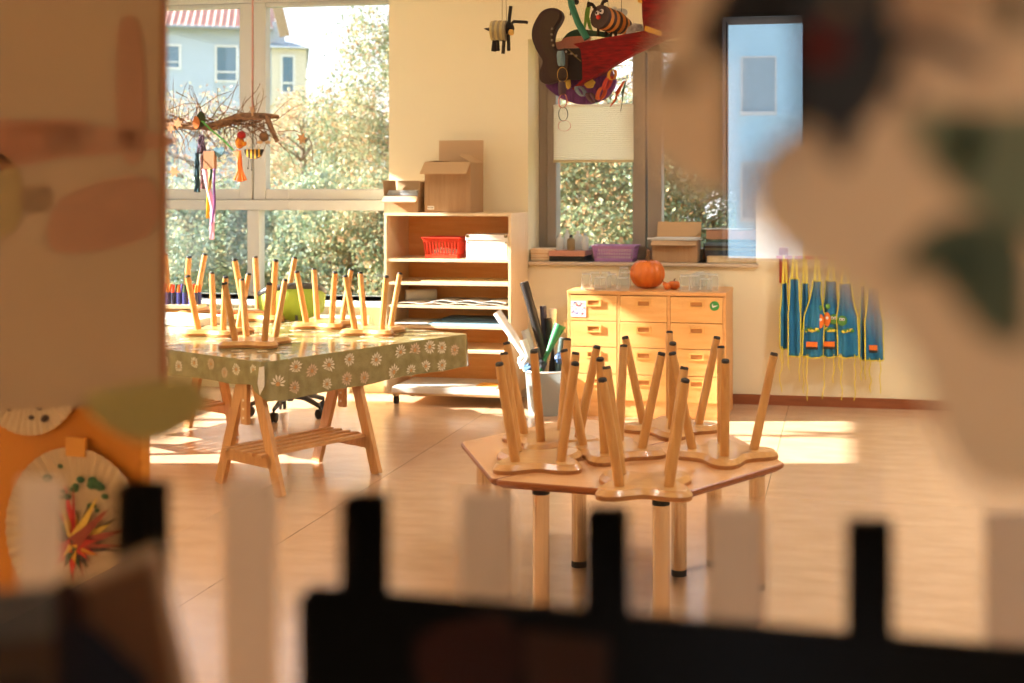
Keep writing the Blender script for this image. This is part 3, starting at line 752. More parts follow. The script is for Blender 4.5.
o=copy_tree(j0);o.location=(W(624,290,7.60).x,7.60,ZK);o.scale=(1,1,1.25);o['label']='tallest clear glass jar, rear of the left group under the sill';o['group']=L1
for a in [(685,7.31,0,'clear glass jar nearest the gourds, front of the right group'),(694.5,7.33,0,'second clear glass jar in the front of the right group'),
          (706,7.31,1,'short clear glass jar at the front right of the cabinet'),(697,7.45,0,'clear glass jar behind, middle of the right group'),
          (706,7.47,0,'clear glass jar behind the short one in the right group'),(713,7.40,0,'rightmost clear glass jar on the cabinet'),
          (700,7.58,0,'rearmost clear glass jar of the right group')]: jar(*a[:3],a[3],L2)
# ---------------------------------------------------------------- window sill things
ZS=W2[2]+.0008
def SXX(px,Y=8.0): return W(px,255,Y).x
YS=7.97
def hz(p,Y=YS): return W(600,p,Y).z
t=thing('wooden_box','plain light wooden box at the left end of the sill','box',((SXX(528.5,7.85)+SXX(553,7.85))/2,YS,ZS))
w=(SXX(553,7.85)-SXX(528.5,7.85))/2
MB().box((-w+.01,-.10,0),(w,.10,.07)).box((-w+.008,-.101,.07),(w+.001,.101,.078)).build('box_body',M_birch,t,bevel=.002)
f=MB();[f.box((-w+.008,-.1015,z),(w+.001,-.1,z+.0025)) for z in (.022,.046)];f.build('groove',M_slot,t)
t=thing('flat_tray_box','dusty pink flat box stacked on a black tray on the sill','box',((SXX(553.5)+SXX(590))/2,YS,ZS));w=(SXX(590)-SXX(553.5))/2-.003
MB().box((-w+.003,-.12,0),(w-.003,.11,.032)).build('black_tray',M_black,t,bevel=.003)
MB().box((-w,-.125,.033),(w,.115,.068)).build('pink_box',mat('dusty_pink',(196,140,120),.6),t,bevel=.003)
ztray=ZS+.0685
def bottle(px,Y,r,h,label,m,capm,group='bottles on the pink box'):
    t=thing('bottle',label,'bottle',(SXX(px,Y),Y,ztray),0,group)
    MB().lathe([(r*.92,0),(r,.004),(r,h*.68),(r*.9,h*.75),(r*.35,h*.82),(r*.35,h*.86)],20).build('bottle_body',m,t)
    MB().lathe([(r*.42,h*.86),(r*.42,h),(r*.35,h)],14).build('cap',capm,t)
bottle(560,7.93,.024,.105,'milky squeeze bottle, leftmost on the pink box',M_plasticw,M_white)
bottle(571,7.90,.026,.10,'short bottle with dark cap on the pink box',mat('amber_pl',(180,160,120),.3,trans=.4),M_black)
bottle(567,8.01,.022,.13,'tall thin milky bottle behind the others on the pink box',M_plasticw,M_white)
bottle(578,8.0,.03,.125,'wide white bottle right on the pink box',M_plasticw,M_white)
bottle(585,7.93,.024,.115,'translucent pale bottle nearest the purple basket',M_plasticw,mat('cap_blue',(150,170,190),.4))
xa,xb=SXX(591.5,7.86),SXX(634,7.86)
basket('plastic_basket','purple woven look plastic basket on the window sill','basket',xb-xa,.20,.10,mat('purple_plastic',(186,136,196),.4),((xa+xb)/2,7.97,ZS),nslot=16)
obj1('slot_light_block','added white block inside the purple basket, standing for light through its slots','paper',MB().box((xa+.03,7.90,ZS+.005),(xb-.03,8.03,ZS+.085)),M_paper)  # white block added so the basket slots look bright, as if backlit
# brown carton right
xa,xb=SXX(652,7.87),SXX(697,7.87)
bx=carton('cardboard_box','brown cardboard box heaped with papers on the window sill',xa,xb,7.87,8.08,ZS,.135,[('f',-25,.06),('b',70,.12)])
f=MB()
for i,(dx,dy,rz) in enumerate([(0,0,3),(.02,-.02,-6),(-.03,.0,8),(0.01,.02,-2)]):
    f.box((-.16,-.09,.004*i),(.14,.09,.004*i+.003),0,Matrix.Translation((dx,dy,0))@Matrix.Rotation(R(rz),4,'Z'))
o=f.build('paper_heap',M_paper,None,loc=((xa+xb)/2,7.97,ZS+.1385));tag(o,'loose white papers spread over the brown box on the sill','paper')
# plastic crates and boxes right end
xa,xb=SXX(701,7.87),SXX(756,7.87)
t=thing('sketch_roll_book','long cream patterned book lying at the sill edge','book',((SXX(709)+xb)/2,7.93,ZS));w=(xb-SXX(709))/2
MB().box((-w,-.05,.002),(w,.05,.036)).build('pages',mat('cream_pages',(238,220,180),.7,rgb2=(220,190,140),scale=30),t,bevel=.003)
MB().box((-w-.002,-.054,.0),(w+.002,.052,.003)).box((-w-.002,-.054,.036),(w+.002,.052,.039)).build('cover',mat('cream_cover',(226,200,160),.6),t)
M_clear=glassmat('clear_plastic',.05,(215,226,232))
t=thing('plastic_crate','clear plastic storage crate full of grey folders on the sill','crate',((xa+xb)/2,8.06,ZS));w=(xb-xa)/2
b=MB();b.box((-w,-.07,0),(w,.07,.004))
for lo,hi in (((-w,-.07,.004),(w,-.067,.14)),((-w,.067,.004),(w,.07,.14)),((-w,-.067,.004),(-w+.003,.067,.14)),((w-.003,-.067,.004),(w,.067,.14)),((-w-.008,-.078,.135),(w+.004,-.07,.143))): b.box(lo,hi)
b.build('crate_body',M_clear,t)
for i,(z0,z1,c) in enumerate([(.006,.03,(60,62,66)),(.032,.07,(90,110,125)),(.072,.085,(222,190,140)),(.087,.10,(120,80,70)),(.102,.118,(205,210,216))]):
    MB().box((-w+.01,-.06,z0),(w-.012-.02*(i%2),.06,z1)).build('folder',mat('fold%d'%i,c,.6),t,bevel=.002)
obj1('wooden_case','brown flat case on top of the clear crate at the sill end','case',MB().box((xa+.02,7.99,ZS+.1435),(xb-.005,8.12,ZS+.205)),mat('case_brown',(170,130,105),.6),bevel=.003)
f=MB()
for i,(dx,rz) in enumerate([(0,4),(-.03,-7),(.03,9)]): f.box((-.13,-.06,.003*i),(.13,.06,.003*i+.002),0,Matrix.Translation((dx,0,0))@Matrix.Rotation(R(rz),4,'Z'))
o=f.build('paper_sheets',M_paper,None,loc=((xa+xb)/2-.02,8.05,ZS+.2055));tag(o,'white paper sheets lying on the brown case','paper')
# ---------------------------------------------------------------- bin with paper rolls
q=G(544,416);bc=Vector((q.x-.0,7.33,0))
t=thing('plastic_bin','translucent plastic bin between shelf unit and drawer cabinet','bin',(bc.x,bc.y,0))
prof=[(.118,0),(.121,.004),(.142,.255),(.150,.258),(.150,.268),(.139,.268),(.136,.25),(.116,.012),(.0001,.012)]
MB().lathe(prof,32).build('bin_body',mat('bin_plastic',(206,212,212),.3,trans=.5),t)
MB().tube([(.150*math.cos(a*math.pi/16),.150*math.sin(a*math.pi/16),.262) for a in range(32)],.006,6,closed=True).build('rim',M_white,t)
def roll(name,label,a,b,r,m,cat='paper roll',hollow=True,group='rolls standing in the plastic bin'):
    a=Vector(a);b=Vector(b);t=None
    mb=MB();d=(b-a).normalized()
    mb.tube([a,b],r,18)
    o=mb.build(name,m)
    o.location=(0,0,0);recentre(o);tag(o,label,cat,group)
    if hollow:
        e=MB().tube([b,b+d*.001],r*.7,16).build('core',M_slot if r<.02 else mat('core_grey',(150,150,150),.7),o)
        e.location=-Vector(o.location)
    return o
def bp(px,py,Y): return W(px,py,Y)
def rl(name,label,px,py,Y,fx,fy,r,m,hollow=True,cat='paper roll'):
    a=Vector((bc.x+fx,bc.y+fy,.03));b=bp(px,py,Y);roll(name,label,a,b,r,m,cat,hollow)
rl('poster_roll','black tapered poster roll leaning left, tallest in the bin',524,282,7.34,.06,.02,.027,mat('black_card',(34,30,28),.5))
rl('poster_roll','thick white plastic tube leaning far left out of the bin',497,312,7.30,.085,-.02,.027,M_white)
rl('poster_roll','dark blue roll standing upright in the bin',543,306,7.38,-.01,.05,.020,mat('navy_roll',(40,48,90),.5,rgb2=(60,60,60),scale=20))
rl('poster_roll','white paper roll standing in the middle of the bin',553,309,7.40,.01,.06,.022,M_paper)
rl('poster_roll','black roll standing to the right in the bin',548,318,7.36,.03,.03,.022,M_black)
rl('paper_tube','grey white paper roll leaning left of the middle',525,330,7.33,.0,.0,.026,mat('grey_paper',(190,188,184),.7))
rl('paper_tube','short white paper roll at the left of the bin',523,340,7.30,.0,-.02,.024,M_paper)
rl('paper_tube','tan cardboard tube under the green roll in the bin',549,352,7.28,-.03,-.06,.013,mat('tan_tube',(208,170,120),.7))
rl('paper_tube','dark grey tube at the front of the bin',536,348,7.24,.02,-.07,.019,mat('dk_grey',(62,60,60),.5))
rl('paper_tube','dark teal roll leaning right in the bin',563,338,7.34,.03,.0,.023,mat('teal_roll',(70,90,88),.6))
rl('paper_tube','pale crumpled roll at the right edge of the bin',566,322,7.42,.07,.04,.018,mat('beige_roll',(205,190,165),.7))
for i,(px,py,Y_,rr_,c_,lb) in enumerate([(523,362,7.27,.034,(232,230,226),'crumpled white paper at the left rim of the bin'),(532,357,7.40,.036,(206,204,200),'crumpled grey paper in the bin behind the dark tube'),(560,358,7.26,.03,(60,90,130),'crumpled blue foil at the right rim of the bin'),(541,364,7.25,.032,(48,54,60),'crumpled dark foil at the front of the bin'),(528,368,7.24,.026,(90,130,170),'crumpled pale blue paper at the front left of the bin')]):
    b_=MB();rr2=random.Random(i);b_.ball((0,0,0),rr_,n=10);b_.v=[v*(1+rr2.uniform(-.25,.3)) for v in b_.v];c0=bp(px,py,Y_);b_.v=[v+c0 for v in b_.v];b_.sm=[False]*len(b_.f)
    obj1('crumpled_paper',lb,'paper',b_,mat('crumple%d'%i,c_,.6),group='crumpled papers in the bin')
# green cone of card
a=bp(548,352,7.26);b=bp(560,325,7.30);d=(b-a)
obj1('green_card_cone','green rolled cone of card sticking out of the bin','paper roll',MB().tube([a-d*1.2,a,b],[.012,.014,.036],18),mat('green_card',(30,120,70),.5),group='rolls standing in the plastic bin')
# ---------------------------------------------------------------- aprons on a red rack
M_apr=mat('apron_blue',(36,128,176),.75,rgb2=(26,106,154),scale=6);M_pipe=mat('piping_yellow',(236,222,70),.6);M_or=mat('print_orange',(236,120,30),.6);M_gr=mat('print_green',(80,140,60),.6);M_yel=mat('strap_yellow',(240,222,80),.6)
RY=YW-.10
px2=lambda zx:750+zx/3.594; py2=lambda zy:230+zy/3.594
rk=thing('apron_rack','red wooden rail with brackets holding the blue aprons','rack',(W(784,250,YW).x,YW,0))
rx=W(784,250,YW).x
zR=W(784,py2(97),RY).z
MB().box((-.028,-.022,W(784,py2(190),YW).z),(.028,-.0005,W(784,py2(62),YW).z)).build('bracket',mat('rack_red',(176,34,28),.5),rk,bevel=.003)
MB().box((.62,-.022,W(784,py2(190),YW).z),(.676,-.0005,W(784,py2(62),YW).z)).build('bracket',mat('rack_red',(176,34,28),.5),rk,bevel=.003)
MB().box((-.04,-.115,zR-.010),(.70,-.095,zR+.010)).build('rail',mat('rail_red',(206,60,34),.5),rk,bevel=.002)
MB().box((-.012,-.1,zR-.01),(.012,-.02,zR+.01)).box((.636,-.1,zR-.01),(.66,-.02,zR+.01)).build('arm',mat('rack_red',(176,34,28),.5),rk,bevel=.002)
def apron(zx0,zx1,zt,zb,ytop,label,bib=.5,prints=(),tilt=0,dy=0,ties=2,seed=0,lab=False):
    rr=random.Random(seed);Y=RY-.02-dy
    x0,x1=W(px2(zx0),300,Y).x,W(px2(zx1),300,Y).x;zt_=W(px2(zx0),py2(zt),Y).z;zb_=W(px2(zx0),py2(zb),Y).z
    cx=(x0+x1)/2;w=(x1-x0)/2;h=zt_-zb_
    t=thing('apron',label,'apron',(cx,Y,zb_),0,'blue childrens aprons on the red rack')
    nu,nv=14,18;vs=[]
    def hw(v): # v 0 bottom ..1 top
        if v<.55: return 1.
        s=(v-.55)/.45; return 1-(1-bib)*(1-(1-s)**2)
    def P_(u,v):
        x=u*w*hw(v)+tilt*w*(v**1.5);y=.018*math.sin(u*3.5+seed)+.010*math.sin(u*8+v*2)*(1-v*.5)
        z=v*h+(.02*h*(u*u) if v<.05 else 0)
        return Vector((x,y,z))
    for j in range(nv+1):
        for i in range(nu+1): vs.append(P_(-1+2*i/nu,j/nv))
    fs=[(j*(nu+1)+i,j*(nu+1)+i+1,(j+1)*(nu+1)+i+1,(j+1)*(nu+1)+i) for j in range(nv) for i in range(nu)]
    b=MB().add(vs,fs,0,True).build('apron_cloth',M_apr,t,solid=.004)
    edge=[P_(-1,j/nv) for j in range(nv+1)]+[P_(-1+2*i/nu,1) for i in range(1,nu+1)]+[P_(1,1-j/nv) for j in range(1,nv+1)]+[P_(1-2*i/nu,0) for i in range(1,nu)]
    MB().tube(edge,.0045,6,closed=True).build('piping',M_pipe,t)
    a=P_(-.6,1);c=P_(.6,1);hk=Vector((tilt*w,-.105+.1+dy*1+.02-0.0,zR-zb_+.012));
    hk=Vector((0,(YW-.105)-Y,zR-zb_+.012));hk.x=(a.x+c.x)/2
    for q,s in ((a,-1),(c,1)):
        MB().bar(q,hk+Vector((s*.006,-.012 if s<0 else .012,0)),.014,.002,up=(0,1,0)).build('neck_strap',M_yel,t)
    for k in range(ties):
        s=-1 if k%2==0 else 1;p=P_(s*rr.uniform(.3,.95),.04);pts=[p+Vector((rr.uniform(-.008,.008),-.008,-i*.035)) for i in range(rr.randint(4,9))]
        MB().tube(pts,.003,5).build('tie_string',M_yel,t)
    m=MB();mats_=[M_or,M_gr,M_white,M_black,M_yel]
    def onface(u,v,lift): p=P_(u,v);return p+Vector((0,-lift,0))
    def disc(u,v,rx_,rz_,mi,lift):
        c=onface(u,v,lift);m.ball(c,1,mi,n=10,sq=(rx_,.003,rz_))
    for (kind,u,v) in prints:
        if kind=='c':
            disc(u,v,.022,.044,0,.008);disc(u,v+.02,.009,.010,2,.014);disc(u,v+.17,.016,.018,1,.008)
        else:
            disc(u,v,.032,.032,1,.010)
            for s in (-.008,.008):
                c=onface(u,v,.015)+Vector((s,0,.008));m.ball(c,1,2,n=8,sq=(.009,.003,.009));m.ball(c+Vector((0,-.003,0)),1,3,n=6,sq=(.0045,.002,.0045))
    if prints:
        for k in range(9): disc(-.5+k*.12,.35+.03*rr.random(),.012,.010,4 if k%2 else 1,.008)
    if lab:
        c=onface(-.1,.16,.007);m.box((c.x-.034,c.y-.006,c.z-.006),(c.x+.034,c.y+.003,c.z+.024),0);m.box((c.x-.036,c.y-.0065,c.z-.022),(c.x+.036,c.y+.003,c.z-.006),3)
    if m.v: m.build('print',mats_,t)
    return t
apron(108,142,190,428,0,'blue apron seen edge on, leftmost on the red rack',.6,seed=1,ties=3,dy=.02)
apron(138,182,175,455,0,'narrow folded blue apron second from the left on the rack',.75,seed=2,ties=2,dy=.05)
apron(181,214,190,456,0,'narrow blue apron third on the rack with a vegetable print',.7,[('p',.2,.42)],seed=3,dy=.02)
apron(188,262,182,458,0,'blue apron with orange label and carrot print, turned sideways',.42,[('c',.62,.48)],tilt=.45,seed=4,ties=1,dy=.06,lab=True)
apron(254,322,182,456,0,'wide blue apron with carrots and green peas printed on the front',.62,[('c',-.35,.5),('p',.35,.5)],tilt=.1,seed=5,ties=2,dy=.02,lab=True)
apron(316,392,190,458,0,'blue apron with one green pea face, right of the widest print',.6,[('p',-.5,.5)],tilt=-.3,seed=6,ties=3,dy=.05)
apron(394,418,200,468,0,'very narrow blue apron between the two right aprons',.6,seed=7,ties=2,dy=.02)
apron(414,480,205,470,0,'blue apron with orange label at the right end of the rack',.62,seed=8,ties=2,dy=.06,lab=True,tilt=-.1)
# ---------------------------------------------------------------- hanging crafts: branch mobile
MY=6.35
def q8(x,y,dy=0): return W(150+x/4.553,90+y/4.553,MY+dy)
rnd=random.Random(11)
t=thing('branch_mobile','dried branch hanging from a pink cord before the large window, hung with crafts','mobile',q8(467,120))
o0=Vector(t.location)
def L8(x,y,dy=0): return q8(x,y,dy)-o0
M_bark=mat('branch_bark',(150,112,82),.85,rgb2=(112,80,56),scale=40)
m=MB()
path=[(-60,140),(50,158),(130,162),(200,170),(270,165),(330,148),(400,122),(460,118),(530,118),(585,122)]
m.tube([L8(x,y,.02*math.sin(x)) for x,y in path],[.012,.014,.015,.016,.018,.019,.02,.019,.016,.010],9)
m.tube([L8(60,178),L8(160,160,.02),L8(280,180,-.02),L8(400,140,.02),L8(500,120,-.015)],[.007,.009,.01,.01,.008],7)
m.tube([L8(270,165),L8(380,128,-.03),L8(470,132,-.02),L8(540,130)],[.006,.009,.008,.006],7)
m.tube([L8(530,118),L8(548,165,-.02),L8(580,236,-.02)],[.014,.015,.011],8)
m.build('branch',M_bark,t)
tw=MB()
for k in range(130):
    x=rnd.uniform(20,540);y=150+rnd.uniform(-12,14);p=L8(x,y);a=rnd.uniform(0,6.28);L_=rnd.uniform(.06,.28);pts=[p]
    d=Vector((math.cos(a),rnd.uniform(-.4,.4),math.sin(a)))
    for s in range(6):
        p=p+d*L_/6;d=(d+Vector((rnd.uniform(-.35,.35),rnd.uniform(-.2,.2),rnd.uniform(-.35,.35)))).normalized();pts.append(p)
    tw.tube(pts,[.003,.0027,.0024,.002,.0018,.0015,.0012],4,cap=False)
    if k%3==0: tw.ball(pts[-1],.004,n=5)
for (a,b) in (((580,190),(720,210)),((585,240),(668,370)),((720,210),(740,330)),((60,100),(230,60)),((230,80),(370,5)),((120,10),(200,90))):
    A=L8(*a);B=L8(*b);tw.tube([A,A.lerp(B,.5)+Vector((.01,0,.02)),B],[.0028,.002,.0012],4)
tw.build('twigs',M_bark,t)
cord=[(467,90+0),(466,40),(467,-200),(467,-420)]
MB().tube([L8(*c) for c in cord]+[Vector((L8(467,0).x,0,ZC-o0.z))],.005,6).build('cord',mat('cord_pink',(206,150,140),.8),t)
MB().tube([L8(60,158)]+[Vector((L8(60,0).x,0,ZC-o0.z))],.003,6).build('cord',mat('cord_pink',(206,150,140),.8),t)
c8=MB();[c8.tube([L8(455+i*5,85-rnd.random()*20),L8(467,112),L8(462+i*4,125)],.004,5) for i in range(5)];c8.build('straw_tuft',mat('straw',(214,170,130),.8),t)
def hang(name,label,cat,mb,m,group='crafts tied to the branch',**k):
    return obj1(name,label,cat,mb,m,group=group,**k)
def Q(x,y,dy=-.04): return q8(x,y,dy)
def line(mb,x,y0,y1,dy=-.04): return mb.tube([Q(x,y0,dy),Q(x,y1,dy)],.001,4)
M_star=mat('straw_star',(216,168,120),.7,trans=.3)
for i,(x,y,r,lab) in enumerate([(110,372,.034,'straw paper star hanging lowest at the left of the branch'),(690,222,.034,'straw paper star on the long right twig before the window pane'),(62,262,.025,'small orange paper star near the hanging paper sheet'),(125,152,.034,'straw paper star fixed on the left of the branch'),(395,290,.028,'straw paper star between the orange bird and the green ribbon'),(92,175,.03,'straw paper star just below the left end of the branch')]):
    m=MB();c=Q(x,y);o=[]
    for k in range(12):
        a=R(30*k+8*i);rr_=r if k%2==0 else r*.48;o.append(c+Vector((rr_*math.cos(a),0,rr_*math.sin(a))))
    m.prism(o,(0,.006,0)); m.tube([c+Vector((0,.003,r)),c+Vector((0,.01,max(.02,(y-150)/4.553/180)))],.0008,4)
    hang('paper_star',lab,'star',m,M_star)
def yarn(name,label,x,y0,y1,w,col,col2=None,k=26,wob=.010):
    m=MB();
    for i in range(k):
        a=rnd.uniform(-1,1);pts=[];n=7
        for s in range(n+1):
            f=s/n;pts.append(Q(x+w*a*(.4+.6*f)+rnd.uniform(-3,3),y0+(y1-y0)*f,-.04)+Vector((0,rnd.uniform(-wob,wob),0)))
        m.tube(pts,.0028,5,mi=i%2)
    m.tube([Q(x,150,-.02),Q(x,y0)],.0015,4)
    return hang(name,label,'yarn tassel',m,[mat('yarn%d%d%d'%col,col,.9),mat('yarn%d%d%d'%(col2 or col),col2 or col,.9)])
yarn('yarn_tassel','fluffy purple grey yarn tassel at the top left of the branch',235,205,290,24,(88,66,86),(110,84,100))
yarn('yarn_tassel','dark teal yarn tassel hanging lowest left',214,285,465,12,(40,80,92),(30,56,66))
yarn('yarn_tassel','dusty pink brown yarn tassel beside the teal one',242,295,450,14,(150,112,112),(120,80,84))
m=MB().box(Q(255,360,-.02),Q(292,278,-.05));m.tube([Q(273,165,-.03),Q(273,278,-.035)],.001,4)
hang('cardboard_tube','small brown card box hanging above the coloured ribbons','craft',m,mat('craft_brown',(178,128,90),.7),bevel=.003)
def ribbon(label,pts,w,col):
    m=MB();P_=[Q(x,y,-.05) for x,y in pts];
    q=[p+Vector((-w/2,.0,0)) for p in P_]+[p+Vector((w/2,.006,0)) for p in P_];n=len(P_)
    m.add(q,[(i,i+1,n+i+1,n+i) for i in range(n-1)],0,True)
    return hang('ribbon',label,'ribbon',m,mat('rib%d%d%d'%col,col,.5,trans=.3),solid=.0012)
ribbon('yellow ribbon hanging from the small card box',[(275,355),(272,420),(262,500),(262,585)],.016,(240,190,40))
ribbon('dark green ribbon below the small card box',[(277,345),(274,400),(268,450),(256,500),(260,520)],.013,(24,84,50))
ribbon('long purple ribbon below the small card box',[(292,355),(290,430),(293,520),(284,600),(272,640)],.012,(140,90,160))
ribbon('wide pale pink ribbon, the longest one',[(246,360),(262,440),(286,540),(282,610),(280,680)],.026,(232,180,200))
ribbon('bright green ribbon tied diagonally over the branch',[(235,140),(275,180),(330,225),(378,275)],.012,(110,190,100))
m=MB();c=Q(313,282)
hh=smooth_outline([(0,.020),(.018,.030),(.032,.015),(.02,-.012),(0,-.032),(-.02,-.014),(-.032,.012),(-.018,.028)],3)
m.prism([c+Vector((x,0,z)) for x,z in hh],(0,.008,0));line(m,313,170,262)
hang('paper_heart','pale blue paper heart hanging from the branch','craft',m,mat('heart_blue',(110,160,180),.6,rgb2=(60,100,130),scale=40))
m=MB();c=Q(230,132,-.04);lf=smooth_outline([(0,.045),(.022,.02),(.026,-.01),(.012,-.04),(-.006,-.042),(-.022,-.015),(-.02,.02)],3)
m.prism([c+Vector((x,0,z)) for x,z in lf],(0,.008,0));hang('green_leaf','dark green felt leaf fixed on top of the branch','leaf',m,mat('leaf_felt',(58,72,40),.9))
m=MB();c=Q(208,148,-.05);m.prism([c+Vector((x*.8,0,z*.8)) for x,z in lf],(0,.006,0));hang('orange_leaf','small orange felt leaf beside the green leaf on the branch','leaf',m,mat('leaf_orange',(206,120,60),.9))
# orange yarn bird
t=thing('yarn_bird','red and yellow craft bird with orange yarn tail on the branch','craft',Q(412,300),0,'crafts tied to the branch');o1=Vector(t.location)
ql=lambda x,y,dy=-.04:Q(x,y,dy)-o1
MB().ball(ql(416,205),.024,n=12,sq=(1,1,.9)).build('head',mat('bird_red',(170,34,30),.8),t)
MB().ball(ql(408,240),.028,n=12,sq=(.9,.8,1.2)).ball(ql(428,245),.014).build('body',mat('bird_yellow',(230,160,40),.8,rgb2=(180,60,30),scale=60),t)
m=MB()
for i in range(30):
    a=rnd.uniform(-1,1);m.tube([ql(410+4*a,275),ql(408+8*a,335)+Vector((0,rnd.uniform(-.008,.008),0)),ql(411+10*a,365),ql(411+30*a,418-abs(a)*8)+Vector((0,rnd.uniform(-.01,.01),0))],.003,5)
m.build('tail',mat('yarn_orange',(240,120,40),.9),t)
MB().tube([ql(416,130),ql(416,190)],.001,4).build('string',M_black,t)
# small bee
t=thing('paper_bee','small striped yellow and black bee hanging from the branch','craft',Q(468,290),0,'crafts tied to the branch');o1=Vector(t.location)
n=9
for k in range(n):
    a0=R(180+180*k/n);a1=R(180+180*(k+1)/n)
bm=MB();xs=[-40+80*k/n for k in range(n+1)]
for k in range(n):
    def hgt(x): return 44*math.sqrt(max(0,1-(x/42)**2))
    P_=[(xs[k],0),(xs[k+1],0),(xs[k+1],hgt(xs[k+1])),(xs[k],hgt(xs[k]))]
    bm.prism([ql(469+x,270+y,-.05) for x,y in P_],(0,.02,0),k%2)
bm.build('bee_body',[mat('bee_black',(36,28,24),.8),mat('bee_yellow',(226,170,50),.8)],t,bevel=.001)
MB().tube([ql(450,315),ql(446,355)],.0015,4).ball(ql(446,357),.005,n=6).tube([ql(460,315),ql(463,362)],.0015,4).ball(ql(463,364),.005,n=6).build('leg',M_black,t)
MB().ball(ql(450,240),.020,n=10,sq=(.7,.3,1.3)).build('wing',M_paper,t);MB().ball(ql(492,258),.018,n=10,sq=(.8,.4,.9)).build('wing',M_paper,t)
MB().tube([ql(466,130),ql(466,268)],.001,4).build('string',M_black,t)
t=thing('pompom_owl','round brown ornament with pale wings hanging right of the bee','craft',Q(518,215),0,'crafts tied to the branch');o1=Vector(t.location)
MB().ball(ql(518,212),.027,n=14,sq=(1,.7,1)).ball(ql(510,190),.007,n=6).ball(ql(527,190),.007,n=6).build('body',mat('owl_brown',(96,66,44),.8,rgb2=(140,100,60),scale=50),t)
MB().ball(ql(500,238),.02,n=8,sq=(1,.3,.5)).ball(ql(536,238),.02,n=8,sq=(1,.3,.5)).build('wing',mat('wing_tan',(206,170,130),.7),t)
MB().tube([ql(518,130),ql(518,190)],.001,4).build('string',M_black,t)
# ---------------------------------------------------------------- hanging crafts near the second window
HY=5.55
def q3(x,y,dy=0): return W(480+x/4.88,y/4.88,HY+dy)
M_pipe_=mat('pipe_cleaner',(34,26,22),.95)
t=thing('hanging_bug','small pale yellow striped bug with black pipe cleaner legs on strings','craft',q3(95,150,.4));o1=Vector(t.location)
b3=lambda x,y,dy=.4:q3(x,y,dy)-o1
m=MB();
for k in range(6): m.tube([b3(58+k*12,150),b3(70+k*12,150)],.088/2*1.8*.62+(.002 if k%2 else 0),16,k%2)
m.build('body',[mat('bug_cream',(196,176,120),.8),mat('bug_grey',(150,140,110),.8)],t)
MB().tube([b3(60,145),b3(20,140)],[.014,.002],8).build('sting',M_pipe_,t)
MB().ball(b3(140,140),.03,n=10).build('head',M_pipe_,t);MB().ball(b3(152,158,.37),.016,n=8).build('beak',mat('beak_y',(214,170,80),.7),t)
for pts in ([(140,130),(150,30)],[(150,120),(165,105),(225,108),(232,112)],[(70,185),(62,250)],[(85,188),(88,248)],[(118,180),(112,262)],[(138,170),(140,248)],[(78,188),(70,252)]):
    MB().tube([b3(*p) for p in pts],.009 if len(pts)==2 else .008,7).build('leg',M_pipe_,t)
zc_=(ZC-o1.z)
MB().tube([b3(108,110),Vector((b3(108,0).x,0,zc_))],.0012,4).tube([b3(130,110),Vector((b3(112,0).x,0,zc_))],.0012,4).build('string',M_black,t)
# big paper figure: boot, sock and red trouser leg
fg=thing('paper_figure','large hanging paper figure with brown boot and crinkled red trousers','figure',q3(600,250));o1=Vector(fg.location)
f3=lambda x,y,dy=0:q3(x,y,dy)-o1
def plate(name,pts,th,m,dy=0,sm=3,par=None,bev=.006):
    o=smooth_outline(pts,sm) if sm else pts
    return MB().prism([f3(x,y,dy) for x,y in o],(0,th,0)).build(name,m,par or fg,bevel=bev)
boot=[(268,105),(298,58),(345,38),(388,48),(402,80),(388,115),(366,150),(356,200),(372,240),(420,245),(430,330),(425,384),(380,395),(330,410),(296,395),(290,350),(306,300),(278,250),(254,190),(254,145)]
plate('boot_sole',boot,.05,mat('boot_dark',(52,22,18),.6),.0)
boot2=[(300,90),(320,62),(350,50),(382,62),(386,90),(370,118),(352,160),(350,210),(372,252),(425,255),(428,330),(415,378),(350,385),(326,330),(332,290),(306,240),(290,180),(290,130)]
plate('boot_upper',boot2,.012,mat('boot_brown',(62,44,32),.7),-.013)
m=MB()
for (x,y) in ((352,140),(350,168),(352,196),(358,222),(420,252),(446,262),(470,272)): m.ball(f3(x,y,-.016),.006,n=6)
m.build('eyelet',mat('eyelet_grey',(150,140,120),.4),fg)
plate('sock',[(408,236),(495,236),(512,388),(425,386)],.045,mat('sock_dark',(34,26,24),.8),-.004,0)
MB().tube([f3(410,268,-.008),f3(450,262,-.008),f3(494,300,-.008)],.0025,5).tube([f3(430,240,-.008),f3(470,275,-.008)],.0025,5).build('lace',mat('lace_olive',(130,110,60),.7),fg)
M_crepe=mat('crepe_red',(172,14,20),.8,rgb2=(110,8,12),scale=7,stretch=(3,3,16),bump=.5,bscale=60,trans=.15)
plate('trouser_leg',[(455,214),(600,186),(720,165),(800,150),(900,150),(900,190),(760,256),(640,322),(560,372),(500,405),(442,438),(500,388),(498,300),(490,238)],.06,M_crepe,-.01,0,bev=.012)
plate('torso',[(775,-260),(1050,-260),(1050,150),(900,185),(800,150),(792,90),(790,30)],.08,M_crepe,-.02,0,bev=.012)
plate('belt',[(806,125),(886,152),(884,176),(802,150)],.03,mat('belt_gold',(224,164,40),.5),-.04,0)
plate('cuff',[(770,-2),(786,-6),(790,14),(768,8)],.03,mat('belt_gold',(224,164,40),.5),-.04,0)
MB().tube([f3(900,-100,.03),Vector((f3(900,0).x,.03,ZC-o1.z))],.002,5).tube([f3(330,60,.03),Vector((f3(340,0).x,.03,ZC-o1.z))],.001,5).build('string',M_paper,fg)
def craft(name,label,cat,mb,m,**k): return obj1(name,label,cat,mb,m,**k)
